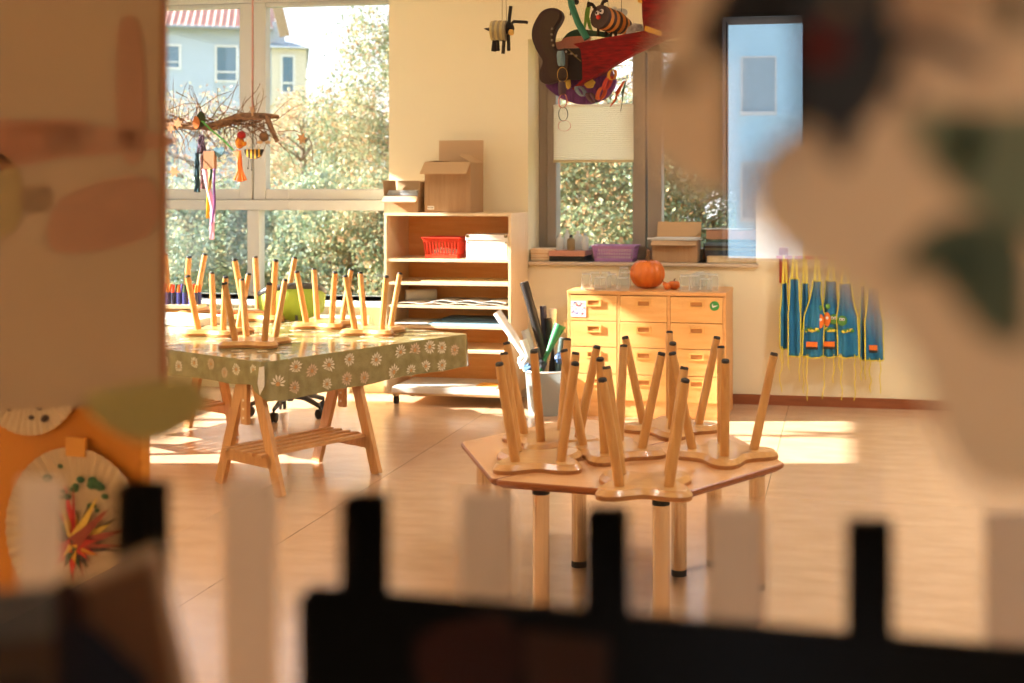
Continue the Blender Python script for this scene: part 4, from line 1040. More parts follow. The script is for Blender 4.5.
# purple crepe fan
ol=[(318,408),(420,392),(520,380),(640,372),(662,398),(640,450),(600,485),(545,505),(480,507),(420,490),(365,460)]
craft('purple_crepe_fan','crinkled purple crepe paper fan behind the boot','craft',MB().prism([q3(x,y,.07) for x,y in smooth_outline(ol,3)],(0,.03,0)),mat('crepe_purple',(130,70,140),.7,rgb2=(96,44,104),scale=9,stretch=(9,1,2),trans=.2),bevel=.006)
craft('mauve_paper','mauve paper piece hanging behind the red leg','craft',MB().prism([q3(x,y,.115) for x,y in [(500,370),(640,330),(668,400),(600,440),(520,430)]],(0,.01,0)),mat('mauve',(150,100,110),.7))
craft('pink_paper_disc','rose and orange paper disc above the boot laces','craft',MB().prism([q3(x,y,.07) for x,y in smooth_outline([(360,212),(395,200),(420,182),(480,176),(540,178),(520,215),(460,235),(400,236),(372,262)],3)],(0,.008,0)),mat('rose_disc',(206,150,130),.7,rgb2=(214,110,70),scale=6))
craft('dark_green_paper','dark green arched paper above the red leg','craft',MB().prism([q3(x,y,.09) for x,y in smooth_outline([(398,200),(430,160),(480,142),(560,150),(625,160),(620,182),(560,175),(480,178),(430,186)],3)],(0,.02,0)),mat('dk_green_paper',(32,74,46),.7),bevel=.004)
m=MB().prism([q3(x,y,.12) for x,y in [(505,130),(512,60),(522,20),(540,18),(530,80),(548,150),(530,140),(520,100),(512,140)]],(0,.012,0));m.tube([q3(530,20,.12),Vector((q3(530,0,.12).x,q3(530,0,.12).y,ZC))],.0012,4)
craft('green_paper_frog','bright green folded paper strip hanging behind the bee','craft',m,mat('lime_paper',(110,160,50),.6,trans=.2))
m=MB().tube([q3(420,-260,-.05),q3(432,-60,-.05),q3(448,30,-.05),q3(478,110,-.05),q3(522,190,-.05)],.0155,12)
craft('green_tube','thick dark green foam tube curving down to the red leg','craft',m,mat('tube_green',(28,112,84),.5))
# bee lantern
t=thing('bee_lantern','large hanging bee with brown face, round eyes and orange striped body','craft',q3(630,100));o1=Vector(t.location)
f3b=lambda x,y,dy=0:q3(x,y,dy)-o1
hc=f3b(585,82,-.06);tc_=f3b(712,130,.10);ax=(tc_-hc)
Mbo=mat('bee_orange',(216,140,50),.6,rgb2=(196,118,36),scale=20);Mbb=mat('bee_brown',(48,32,26),.7)
n=9
for k in range(n):
    a=hc+ax*(k/n);b=hc+ax*((k+1)/n);r=.052*(1 if k<6 else 1-.10*(k-5))
    MB().tube([a,a.lerp(b,.5),b],[r,r+.003,r],22).build('body_stripe',Mbb if k%2==0 else Mbo,t)
d=ax.normalized();hd=MB().tube([hc-d*.004,hc+d*.004],.054,26).build('face',mat('bee_face',(66,44,36),.7),t)
v=-d;sidev=v.cross(Vector((0,0,1))).normalized();upv=sidev.cross(v).normalized()
if sidev.x<0: sidev=-sidev
if upv.z<0: upv=-upv
for s,dz_ in ((-1,0),(1,.006)):
    c=hc-d*.006+sidev*(.013*s+.0)+upv*(.016+dz_);M_=Matrix((sidev,upv,-d)).transposed().to_4x4();M_.translation=c
    e=MB().ball((0,0,0),.012,n=12,sq=(1,1,.5),M=M_).build('eye',M_white,hd);M_2=M_.copy();M_2.translation=c-d*.006
    MB().ball((0,0,0),.006,n=8,sq=(1,1,.5),M=M_2).build('pupil',M_black,hd)
MB().ball(hc-d*.010+upv*(-.004),.011,n=10).build('nose',mat('nose_red',(214,50,40),.5),hd)
for pts in ([f3b(565,45,-.05),f3b(548,22,-.05),f3b(525,22,-.05)],[f3b(592,32,-.05),f3b(600,10,-.05),f3b(618,-4,-.05)]): MB().tube(pts,[.008,.008,.014],8).build('antenna',M_pipe_,t)
for (x,y) in ((578,150),(618,150),(640,160),(664,165)): MB().tube([f3b(x,y-20,-.0),f3b(x-4,y+25,-.0)],.007,7).build('leg',M_pipe_,t)
MB().ball(f3b(690,62,.06),.03,n=10,sq=(1,.2,.7)).ball(f3b(655,50,.0),.02,n=10,sq=(.7,.2,.9)).build('wing',mat('wing_pale',(214,224,226),.4,trans=.4),t)
z_=ZC-o1.z
MB().tube([f3b(625,50,0),Vector((f3b(622,0).x,0,z_))],.0012,4).tube([f3b(690,60,0.02),Vector((f3b(690,0).x,.02,z_))],.0012,4).build('string',M_black,t)
craft('grey_bird_paper','small grey and white paper bird tucked behind the belt','craft',MB().prism([q3(x,y,.02) for x,y in [(708,170),(720,135),(752,112),(790,118),(800,150),(760,152),(742,168)]],(0,.01,0)),mat('grey_bird',(200,196,192),.7,rgb2=(90,84,88),scale=30))
# paper chains
def chain(label,links,mcols,dy=-.06):
    t=thing('paper_chain',label,'paper chain',q3(links[0][0],links[0][1],dy));o1=Vector(t.location)
    for i,(x,y,rx_,rz_,yaw,tilt) in enumerate(links):
        c=q3(x,y,dy)-o1;n=22;m=MB();vs=[]
        for k in range(n):
            a=2*math.pi*k/n;p=Vector((rx_*math.cos(a),0,rz_*math.sin(a)))
            for s in (-1,1):
                qv=Vector((p.x,s*.0125,p.z));qv=Euler((0,R(tilt),R(yaw))).to_matrix()@qv;vs.append(c+qv)
        m.add(vs,[(2*k,2*((k+1)%n),2*((k+1)%n)+1,2*k+1) for k in range(n)],0,True)
        col=mcols[i];m.build('link',mat('chain%d%d%d'%col,col,.6,trans=.2),t,solid=.0012)
chain('vertical chain of coloured paper rings hanging over the boot',[(395,285,.018,.034,80,-10),(402,365,.023,.034,10,0),(400,428,.016,.034,80,0),(404,493,.019,.032,25,5),(406,557,.021,.032,20,0),(412,614,.029,.024,8,0)],
  [(130,160,170),(226,178,60),(96,74,78),(222,140,120),(80,96,100),(226,150,140)])
chain('slanting chain of blue, orange and yellow paper rings by the purple fan',[(492,445,.016,.034,60,-60),(545,478,.014,.036,65,-60),(592,455,.018,.036,60,40),(622,405,.014,.038,60,35),(645,365,.018,.024,40,20)],
  [(120,140,156),(96,60,70),(224,110,50),(206,70,50),(232,180,60)],-.03)
craft('yellow_paper_ring','pair of yellow paper rings behind the dark sock','craft',MB().prism([q3(x,y,.03) for x,y in [(415,392),(440,388),(442,425),(428,436),(416,420)]],(0,.012,0)).prism([q3(x,y,.03) for x,y in [(510,395),(545,385),(562,400),(548,428),(522,430),(508,415)]],(0,.012,0)),mat('yellow_ring',(228,190,80),.6,trans=.2))
m=MB()
for k in range(7): m.tube([q3(708-rnd.random()*6,395,.02),q3(680-k*3,450,.02),q3(634+k*6,522-k*6,.02)],.0022,4)
craft('orange_yarn','frayed orange yarn strands hanging right of the purple fan','craft',m,mat('yarn_rust',(206,90,40),.9))
m=MB()
for k in range(4): m.tube([q3(712,395,.03),q3(700-k*4,460,.03),q3(686-k*2+k*8,545-k*30,.03)],.0016,4)
craft('green_yarn','dark green yarn strands hanging beside the orange yarn','craft',m,mat('yarn_dkgreen',(50,80,60),.9))
m=MB().tube([Vector((q3(445,40,.3).x,q3(445,40,.3).y,ZC)),q3(445,40,.3)],.0012,4).tube([q3(445,40,.3),q3(441,75,.3)],.004,5).ball(q3(470,10,.3),.014,n=8)
craft('tiny_bug','tiny dark bug on a thread left of the green tube','craft',m,M_pipe_)
# ---------------------------------------------------------------- things close to the camera
def flat(name,label,cat,pts,Y,th,m,sm=0,rot=None,parent=None,group=None):
    o=smooth_outline(pts,sm) if sm else pts
    mb=MB().prism([W(x,y,Y) for x,y in o],(0,th,0))
    ob=mb.build(name,m,parent)
    if parent is None: recentre(ob);tag(ob,label,cat,group)
    return ob
# room-side ledge below the pane, castle skyline on it
LZ=1.06
struct(MB().box((-.62,YP+.06,LZ-.03),(.75,.70,LZ)).build('trim_1',M_beech,None,bevel=.003))
M_blackcard=mat('black_card_matt',(10,8,6),1,spec=0)
BY=.60
def bz(px,py): return W(px,py,BY)
towers=[(340,375,500),(583,623,514),(846,893,528)]
topl=lambda x:597+(x-300)*.088
out=[(298,topl(298))]
for a,b,y in towers: out+=[(a,topl(a)),(a,y),(b,y+1.5),(b,topl(b))]
out+=[(1100,topl(1100))]
pts=[W(x,y,BY) for x,y in out]
base=[Vector((pts[-1].x,BY,LZ+.001)),Vector((pts[0].x,BY,LZ+.001))]
ob=MB().prism(pts+base,(0,.02,0)).build('castle_silhouette',M_blackcard);recentre(ob);tag(ob,'long black card castle wall with three square towers on the ledge','craft')
ptsb=[W(x,y,BY) for x,y in [(114,486),(150,489)]]
ob=MB().prism([ptsb[0],ptsb[1],Vector((ptsb[1].x,BY,LZ+.001)),Vector((ptsb[0].x,BY,LZ+.001))],(0,.02,0)).build('card_tower',M_blackcard);recentre(ob);tag(ob,'single black card tower standing before the yellow panel','craft')
M_whitecard=mat('white_card',(246,234,222),.8,trans=.55)
for i,(a,b,y,lab) in enumerate([(18,58,478,'leftmost pale card strip, before the yellow panel'),(224,274,484,'pale card strip left of the first black tower'),(460,512,492,'pale card strip between the first two black towers'),(708,764,508,'pale card strip between the second and third black towers'),(985,1040,512,'pale card strip at the right end, beyond the third black tower')]):
    Y=.68;p,q=W(a,y,Y),W(b,y+2,Y)
    ob=MB().prism([p,q,Vector((q.x,Y,LZ+.001)),Vector((p.x,Y,LZ+.001))],(0,.004,0)).build('card_strip',M_whitecard);recentre(ob);tag(ob,lab,'card strip','upright card strips on the ledge')
# brown-red reflection painted as a patch on the black wall, then a brown piece
pp=MB().prism([W(x,y,BY-.003) for x,y in smooth_outline([(418,640),(500,618),(520,660),(500,700),(430,700)],3)],(0,.0032,0)).build('red_reflection_patch',mat('dark_red_reflection',(70,26,14),.9));recentre(pp);tag(pp,'dark red patch painted as a reflection on the black castle wall','paper')
pp=MB().prism([W(x,y,BY-.003) for x,y in [(523,632),(608,642),(606,700),(526,700)]],(0,.0032,0)).build('brown_paper_patch',mat('dark_tan_card',(92,58,40),.9));recentre(pp);tag(pp,'brown paper rectangle pasted on the black castle wall','paper')
# photo prints at the lower left
PYY=.50
t=thing('photo_print','tilted glossy print with tan ground and dark blue figure at lower left','print',W(100,620,PYY));o1=Vector(t.location)
pl=lambda pts,dy,th,name,m,par=t: MB().prism([W(x,y,PYY+dy)-o1 for x,y in pts],(0,th,0)).build(name,m,par)
pl([(40,592),(156,545),(262,977),(118,977)],0,.002,'print_border',mat('border_tan',(244,222,194),.6,trans=.4))
pl([(52,600),(150,560),(178,700),(66,740)],-.002,.0015,'print_ground',mat('ground_brown',(204,146,100),.6,trans=.3))
pl(smooth_outline([(50,590),(70,580),(84,600),(78,640),(52,640)],3),-.004,.0015,'print_head',mat('fig_brown',(58,28,20),.7))
pl(smooth_outline([(48,640),(84,625),(120,655),(150,690),(120,740),(44,740)],3),-.006,.0015,'print_figure',mat('fig_navy',(34,38,54),.7))
t=thing('photo_print','pale grey blue print with brown foot at the lower left corner','print',W(20,640,PYY-.02));o1=Vector(t.location)
pl([(-60,598),(48,586),(52,640),(-60,650)],-.02,.002,'print_sky',mat('print_grey',(158,146,134),.6),t)
pl([(-60,646),(52,636),(66,1008),(-60,1008)],-.02,.002,'print_ground',mat('print_brown2',(128,96,70),.6),t)
pl([(-60,690),(36,682),(40,720),(-60,730)],-.023,.0015,'print_patch',mat('print_brown3',(70,42,28),.6),t)
# large hanging paper sheet at the left
SY=1.36
M_sheet=mat('sheet_paper',(202,178,154),.8,rgb2=(196,172,148),scale=3,trans=.5)
t=thing('paper_sheet','wide hanging paper sheet with faint red strokes filling the left edge','paper',W(80,400,SY));o1=Vector(t.location)
sl=lambda pts,dy,th,name,m: MB().prism([W(x,y,SY+dy)-o1 for x,y in pts],(0,th,0)).build(name,m,t)
sl([(-330,-420),(163,-420),(163,392),(166,404),(-330,424)],0,.003,'sheet',M_sheet)
M_rs=mat('red_stroke',(216,170,146),.8,trans=.5);M_ys=mat('olive_stroke',(208,184,140),.8,trans=.5);M_bs=mat('brown_stroke',(190,158,132),.8,trans=.5)
for p in ([(-60,118),(150,132),(150,150),(-60,160)],[(118,30),(140,30),(144,150),(120,150)],[(60,200),(146,176),(148,235),(56,252)],[(-20,130),(80,120),(84,150),(-20,170)]):
    sl(smooth_outline(p,4),-.0025,.002,'red_stroke',M_rs)
sl(smooth_outline([(-60,150),(12,160),(14,230),(-60,240)],4),-.0025,.002,'olive_stroke',M_ys)
sl(smooth_outline([(20,190),(46,186),(50,208),(26,212)],4),-.0025,.002,'brown_stroke',M_bs)
sl([(163,-420),(160,-420),(160,404),(163,404)],-.004,.010,'edge_strip',mat('sheet_edge',(180,124,84),.8,trans=.3))
for x in (-250,120): MB().tube([W(x,-420,SY)-o1,Vector((W(x,-420,SY).x-o1.x,0,ZC-o1.z))],.001,4).build('string',M_paper,t)
flat('olive_paper_leaf','large olive paper leaf hanging below the left sheet','leaf',[(84,398),(110,388),(150,382),(190,380),(207,400),(196,420),(160,442),(130,440),(96,420)],.62,.002,mat('olive_paper',(216,204,150),.8,trans=.5),4)
# yellow panel with paper plate paintings
YP0=W(141,400,2.35);d=Vector((-math.cos(R(8)),math.sin(R(8)),0))
t=thing('display_panel','ochre yellow standing display panel with painted paper plates','panel',(YP0.x,YP0.y,0));
ang=math.atan2(-d.y,-d.x)  # local -x runs to the left
t.rotation_euler=(0,0,ang)
MB().box((-1.05,0,0.04),(0,.03,1.22)).build('board',mat('ochre_board',(206,126,20),.55),t,bevel=.003)
MB().box((-1.0,-.12,0),(-.94,.16,.04)).box((-.11,-.12,0),(-.05,.16,.04)).build('foot',M_beech,t)
def onpanel(px,py):
    r=ray(px,py);n=Vector((-math.sin(ang),math.cos(ang),0));s=(Vector((YP0.x,YP0.y,0))-CAM).dot(n)/r.dot(n);return CAM+r*s
Minv=Matrix.Translation((YP0.x,YP0.y,0))@Matrix.Rotation(ang,4,'Z');Minv=Minv.inverted()
def plate_art(label,px,py,rad_px,seed,full):
    c=Minv@onpanel(px,py);e=Minv@onpanel(px,py-rad_px);r=abs(e.z-c.z);rr=random.Random(seed)
    t2=thing('painted_plate',label,'plate',Minv.inverted()@Vector((c.x,-.002,c.z)),ang,'painted plates on the yellow panel')
    n=96;m=MB();vs=[(0,-.004,0)]
    for k in range(n):
        a=2*math.pi*k/n;vs.append((r*.55*math.cos(a),-.004,r*.55*math.sin(a)))
    for k in range(n):
        a=2*math.pi*k/n;vs.append((r*math.cos(a),-.012-(.004 if k%2 else 0),r*math.sin(a)))
    fs=[(0,1+(k+1)%n,1+k) for k in range(n)]+[(1+k,1+(k+1)%n,1+n+(k+1)%n,1+n+k) for k in range(n)]
    m.add(vs,fs);m.build('plate_disc',mat('plate_cream',(206,178,148),.8),t2,solid=.002)
    cols=[(190,30,24),(206,40,28),(226,170,50),(60,40,34),(50,80,40),(190,30,24),(150,60,40),(232,190,80)]
    if full:
        for k in range(60):
            a=rr.uniform(0,6.28);ln=r*rr.uniform(.3,.95);w=.013*rr.uniform(.4,1.4);b0=-.3*r
            up_=math.sin(a)
            if up_<-.2: ln*=.5
            d1=Vector((math.cos(a),0,math.sin(a)));q=Vector((-d1.z,0,d1.x));o=Vector((0,-.0085-.0002*k-.004,b0*.4))
            ci=cols[rr.randrange(8)];MB().prism([o+q*w,o-q*w,o+d1*ln],(0,-.0006,0)).build('paint_ray',mat('ray%d%d%d'%ci,ci,.5),t2)
    MB_=MB()
    for k in range(16 if full else 8):
        x=rr.uniform(-.45,.45)*r;z=rr.uniform(.3,.8)*r if full else rr.uniform(-.75,-.3)*r
        MB_.ball((x,-.016,z),.004+.005*rr.random()*(1 if full else .7),sq=(1.6,.2,1),n=8)
    MB_.build('paint_blot',mat('blot_green' if full else 'blot_dark',(40,90,50) if full else (60,40,40),.6),t2)
    MB().box((-.02,-.018,r*.9),(.03,-.010,r*1.12)).build('tape_tab',mat('tape_orange',(222,150,60),.6),t2)
plate_art('round pleated paper plate painted with a red and yellow burst',80,532,86,4,True)
plate_art('plain pleated paper plate, mostly behind the hanging sheet, upper left on the yellow panel',32,366,68,9,False)
# big cut-out picture on the pane
BL=YP+.006
t=thing('paper_picture','large tan paper picture with dark bird and green leaves on the pane','picture',(W(850,300,BL).x,BL,W(850,300,BL).z));o1=Vector(t.location)
M_tan=mat('tan_paper',(250,232,208),.8,trans=.7)
def pc(name,pts,dy,m,sm=4,th=.0008,par=t):
    o=smooth_outline(pts,sm) if sm else pts
    return MB().prism([W(x,y,BL+dy)-o1 for x,y in o],(0,th,0)).build(name,m,par)
pc('sheet',[(684,-60),(672,10),(658,45),(646,72),(640,100),(644,140),(662,172),(700,192),(722,205),(728,190),(728,23),(802,21),(803,130),(900,60),(1060,-60)],0,M_tan,0)
# second sheet on the photographer's side of the glass
M_dk=mat('dark_paint',(112,98,88),.8,trans=.25);M_rd=mat('red_paint',(190,60,40),.8,trans=.3);M_gr1=mat('dark_green_paint',(60,74,36),.8,trans=.1);M_gr2=mat('olive_paint',(206,200,150),.8,trans=.3);M_or2=mat('orange_paint',(226,170,120),.8,trans=.3)
M_blue=mat('blue_grey_paint',(130,118,112),.8,trans=.3)
BF=YP-.006
t2=thing('paper_cutout','big tan paper cut-out with rounded edge, olive leaves and dark bird','picture',(W(900,300,BF).x,BF,W(900,300,BF).z));o2=Vector(t2.location)
def pc2(name,pts,dy,m,sm=4,th=.0006):
    o=smooth_outline(pts,sm) if sm else pts
    return MB().prism([W(x,y,BF+dy)-o2 for x,y in o],(0,-th,0)).build(name,m,t2)
pc2('sheet',[(806,-40),(803,122),(785,132),(766,146),(754,168),(750,196),(758,226),(786,256),(826,278),(866,304),(896,336),(918,372),(938,425),(958,470),(985,492),(1100,500),(1100,-40)],0,M_tan,0)
pc2('dark_body',[(800,-40),(885,-40),(892,10),(900,60),(880,110),(862,128),(852,160),(838,164),(822,130),(802,122),(800,60)],-.001,M_dk,3)
pc2('dark_tail',[(828,120),(852,120),(852,158),(840,166),(828,150)],-.002,mat('near_black',(80,76,74),.8),3)
pc2('red_spot',[(808,30),(838,28),(842,58),(822,66),(806,56)],-.002,M_rd,3)
pc2('orange_spot',[(832,-6),(850,-8),(852,12),(836,14)],-.002,M_or2,3)
pc2('dark_wing',[(880,34),(920,30),(960,44),(990,60),(985,74),(950,62),(915,50),(884,56)],-.001,M_blue,3)
pc2('dark_blot',[(892,84),(912,82),(916,94),(900,102)],-.002,M_dk,3)
pc2('green_leaf',[(958,120),(976,114),(984,140),(972,168),(954,172),(950,150)],-.003,M_gr1,3)
pc2('green_leaf',[(1004,-10),(1024,-10),(1024,24),(1008,38),(1000,20)],-.003,M_gr1,3)
pc2('olive_leaf',[(905,120),(940,108),(1000,112),(1100,120),(1100,250),(1000,220),(960,196),(920,150)],-.001,M_gr2,3)
pc2('green_branch_leaf',[(930,225),(980,215),(1024,235),(1030,300),(1024,345),(985,335),(955,300),(936,275),(905,276),(890,265),(905,252)],-.002,mat('leaf_grey_green',(160,160,120),.8,trans=.4),3)
pc2('green_branch_leaf',[(945,240),(968,236),(975,275),(966,300),(950,280)],-.003,mat('leaf_mid_green',(112,118,84),.8,trans=.2),3)
pc('dark_body',[(700,20),(720,-10),(735,-60),(806,-60),(804,19),(728,20),(726,50),(714,66),(704,60),(694,44)],-.001,M_dk,0)
pc('dark_field',[(727,20),(803,18),(803,130),(770,150),(752,180),(752,206),(728,212)],-.0015,M_dk,0)
pc('dark_smudge',[(658,68),(690,70),(700,80),(690,90),(660,86)],-.001,mat('brown_smudge',(150,120,96),.8,trans=.3),3)
# ---------------------------------------------------------------- outside
struct(MB().box((-60,9,-1.3),(60,90,-1.2)).build('ground',mat('lawn',(120,130,80),.9,rgb2=(150,140,90),scale=2)))
LEAFM=None
def leafmat(name,cols):
    m=bpy.data.materials.new(name);m.use_nodes=True;nt=m.node_tree;N=nt.nodes;L=nt.links;b=N['Principled BSDF'];b.inputs['Roughness'].default_value=.6
    g=N.new('ShaderNodeNewGeometry');r=N.new('ShaderNodeValToRGB');r.color_ramp.interpolation='CONSTANT'
    while len(r.color_ramp.elements)<len(cols): r.color_ramp.elements.new(.5)
    for i,c in enumerate(cols): r.color_ramp.elements[i].position=i/len(cols);r.color_ramp.elements[i].color=lin(c)
    L.new(g.outputs['Random Per Island'],r.inputs['Fac']);L.new(r.outputs['Color'],b.inputs['Base Color'])
    t=N.new('ShaderNodeBsdfTranslucent');L.new(r.outputs['Color'],t.inputs['Color']);mx=N.new('ShaderNodeMixShader');mx.inputs[0].default_value=.35
    L.new(b.outputs[0],mx.inputs[1]);L.new(t.outputs[0],mx.inputs[2]);L.new(mx.outputs[0],N['Material Output'].inputs['Surface']);return m
LM=[leafmat('leaves_autumn',[(156,162,120),(130,146,106),(188,166,118),(108,126,92),(196,150,108),(168,174,144),(118,136,108)]),  # leaf tones whitened, with a bluish haze mixed into the colours
    leafmat('leaves_green',[(132,152,118),(154,168,132),(112,136,106),(178,182,150),(146,160,140),(200,182,140),(120,140,130)]),
    leafmat('leaves_pale',[(188,174,134),(168,166,128),(200,164,126),(156,160,120),(196,146,116)])]
def tree(label,px,py,Y,rx_,rz_,nleaf,mi,size=.045,nclus=90,seed=0,trunk=True,name='tree',cat='tree'):
    c=W(px,py,Y);gz=-1.2;rg=np.random.default_rng(seed)
    t=thing(name,label,cat,(c.x,c.y,gz),0,'trees and bushes beyond the windows')
    cc=np.array([0,0,c.z-gz])
    u=rg.normal(size=(nclus,3));u/=np.linalg.norm(u,axis=1)[:,None];rad=rg.uniform(.35,1,nclus)**.5
    cl=u*rad[:,None]*np.array([rx_,rx_,rz_])+cc
    k=rg.integers(0,nclus,nleaf);P_=cl[k]+rg.normal(size=(nleaf,3))*rx_*.13
    P_=P_[P_[:,2]>.05];nleaf=len(P_)
    a=rg.normal(size=(nleaf,3));a/=np.linalg.norm(a,axis=1)[:,None];b=rg.normal(size=(nleaf,3));b-=a*(a*b).sum(1)[:,None];b/=np.linalg.norm(b,axis=1)[:,None]
    s=rg.uniform(.6,1.3,nleaf)[:,None]*size
    V_=np.stack([P_-a*s,P_+b*s*.5,P_+a*s,P_-b*s*.5],1).reshape(-1,3)
    me=bpy.data.meshes.new('foliage');me.vertices.add(nleaf*4);me.vertices.foreach_set('co',V_.ravel());me.loops.add(nleaf*4);me.loops.foreach_set('vertex_index',np.arange(nleaf*4));me.polygons.add(nleaf);me.polygons.foreach_set('loop_start',np.arange(0,nleaf*4,4));me.polygons.foreach_set('loop_total',np.full(nleaf,4))
    me.update();me.validate();me.materials.append(LM[mi]);o=bpy.data.objects.new('foliage',me);COL.objects.link(o);o.parent=t
    top_=Vector(cc)
    m=MB();m.tube([(0,0,0),(.05,.02,top_.z*.5),(0,0,top_.z),(0,0,top_.z+rz_*.6)],[.10,.08,.05,.02],7)
    for i in range(0,nclus,2):
        e=Vector(cl[i]);s0=Vector((0,0,max(.2,min(e.z-.3,top_.z+rz_*.4))));m.tube([s0,s0.lerp(e,.5)+Vector((0,0,.08)),e],[.025,.015,.006],4,cap=False)
    m.build('trunk',mat('tree_bark',(120,104,88),.9),t)
tree('tall pale green tree at the right of the large window',398,130,19,1.35,2.1,38250,0,0.032,120,1)
tree('thin autumn tree before the corner of the house wing',303,165,20,.95,1.3,9690,2,0.029,60,2)
tree('light yellow tree low at the left of the house facade',205,170,18,1.3,1.2,7650,2,0.029,70,3)
tree('dense green bush behind the lower left pane',190,262,15,1.1,.95,22950,1,0.032,90,4,name='bush',cat='bush')
tree('green bush in the middle of the lower panes',262,255,16,1.1,.9,22950,1,0.032,90,5,name='bush',cat='bush')
tree('dense bush behind the lower right pane',335,252,15,1.0,1.0,25500,1,0.032,90,6,name='bush',cat='bush')
tree('yellowish bush at the right below the tall tree',388,245,14.5,.8,.9,20400,0,0.029,80,7,name='bush',cat='bush')
tree('mid green tree between the facade and the lower panes',340,180,24,1.7,1.1,17850,1,0.042,80,8)
tree('green and yellow tree filling the lower left casement light',598,215,14,1.25,1.15,38250,0,0.030,130,9)
tree('tall light tree in the top of the left casement',610,70,17,1.8,1.6,17850,2,0.032,100,10)
tree('bright green tree behind the right casement',700,190,15,1.3,1.5,35700,1,0.032,120,11)
tree('pale tree at the left edge of the left casement',548,190,18,1.2,1.6,22950,2,0.032,90,12)
# house beyond the large window
BYY=52.
HA=R(25);P0=W(200,100,BYY);HD=Vector((math.cos(HA),math.sin(HA),0));HN=Vector((-HD.y,HD.x,0))
hs=thing('house','pale blue rendered house with red tiled roof and white windows','house',(P0.x,P0.y,-1.2),HA);o1=Vector(hs.location)
def onh(px,py):
    d=ray(px,py);t_=(P0-CAM).dot(HN)/d.dot(HN);return CAM+d*t_
HX=lambda px:(onh(px,100)-o1).dot(HD)
HZ_=lambda py,px=220:onh(px,py).z-o1.z
M_fac=mat('facade_pale',(186,200,214),.85);M_fac2=mat('wing_beige',(226,216,196),.85)
MB().box((HX(-200),0,0),(HX(272),9,HZ_(29))).build('facade',M_fac,hs)
# roof with tile ribs
m=MB();x0,x1=HX(-200)-.3,HX(273);z0,z1=HZ_(29),HZ_(-6);m.add([(x0,-.5,z0),(x1,-.5,z0),(x1,4.5,z1+.8),(x0,4.5,z1+.8),(x0,9.5,z0),(x1,9.5,z0)],[(0,1,2,3),(3,2,5,4),(1,5,2),(0,3,4)],0)
n=int((x1-x0)/.3)
for i in range(n):
    x=x0+.2+i*.3;m.tube([(x,-.52,z0+.04),(x,4.5,z1+.84)],.07,5,cap=False)
m.build('roof',mat('roof_tile',(204,160,148),.8,rgb2=(190,140,126),scale=4),hs)
MB().tube([(x0,-.62,z0-.02),(x1,-.62,z0-.02)],.10,8).build('gutter',mat('gutter_grey',(150,156,160),.5),hs)
def hwin(px0,px1,py0,py1,blind=False,y=0,par=hs):
    x0,x1,z0,z1=HX(px0),HX(px1),HZ_(py1,px0),HZ_(py0,px0)
    w=MB();w.box((x0-.1,y-.06,z0-.1),(x1+.1,y+.02,z0)).box((x0-.1,y-.06,z1),(x1+.1,y+.02,z1+.1)).box((x0-.1,y-.06,z0),(x0,y+.02,z1)).box((x1,y-.06,z0),(x1+.1,y+.02,z1)).box((x0,y-.06,z0+(z1-z0)*.22),(x1,y+.02,z0+(z1-z0)*.27))
    o=w.build('house_window',M_white,par);MB().box((x0,y-.01,z0),(x1,y+.015,z1)).build('pane',mat('pane_blue',(96,128,150),.15),o)
hwin(164,179,46,67);hwin(217,236,47,80);hwin(100,118,46,80);hwin(217,236,130,165);hwin(160,179,130,165)
wy=-1.5
MB().box((HX(272),wy,0),(HX(306),8,HZ_(50,290))).build('wing',M_fac2,hs)
m=MB();m.add([(HX(270),wy-.3,HZ_(50)),(HX(309),wy-.3,HZ_(50)),(HX(309),8.3,HZ_(50)),(HX(270),8.3,HZ_(50)),(HX(272),wy+2.6,HZ_(35)),(HX(292),wy+2.6,HZ_(38))],[(0,1,5,4),(1,2,5),(2,3,4,5),(3,0,4),(0,3,2,1)])
m.build('wing_roof',mat('roof_slate',(140,156,166),.6),hs)
MB().bar((HX(273),-1.0,HZ_(-12)),(HX(285),-1.0,HZ_(37)),.45,.2,up=(0,1,0)).build('verge_board',mat('verge_wood',(170,142,108),.7),hs)
MB().box((HX(272),.0,HZ_(50)),(HX(284),6,HZ_(20))).build('gable_wall',M_fac,hs)
hwin(283,293,60,94,y=wy)
# house opposite the corridor window (seen as a reflection in the pane)
FYY=-34.;VF=2*YP-FYY
hb=thing('house','pale blue house front with closed roller shutters behind the photographer','house',(W(760,100,VF).x,FYY,-1.2));o1=Vector(hb.location)
BX=lambda px:W(px,100,VF).x-o1.x
BZ=lambda py:W(758,py,VF).z-o1.z
MB().box((BX(300),-6,0),(BX(1200),0,BZ(-160))).build('facade',mat('facade_blue',(200,236,252),.85),hb)
for (y0,y1) in ((58,112),(164,218)):
    x0,x1,z0,z1=BX(742.5),BX(775),BZ(y1),BZ(y0)
    o=MB().box((x0-.06,-.02,z0-.10),(x1+.06,.14,z0)).box((x0-.05,-.02,z1),(x1+.05,.05,z1+.05)).box((x0-.05,-.02,z0),(x0,.05,z1)).box((x1,-.02,z0),(x1+.05,.05,z1)).build('house_window',M_white,hb)
    s=MB();n=22
    for k in range(n): z=z0+(z1-z0)*k/n; s.box((x0,.0,z),(x1,.025,z+(z1-z0)/n*.8))
    s.build('roller_shutter',mat('shutter_grey',(190,206,214),.6),o)
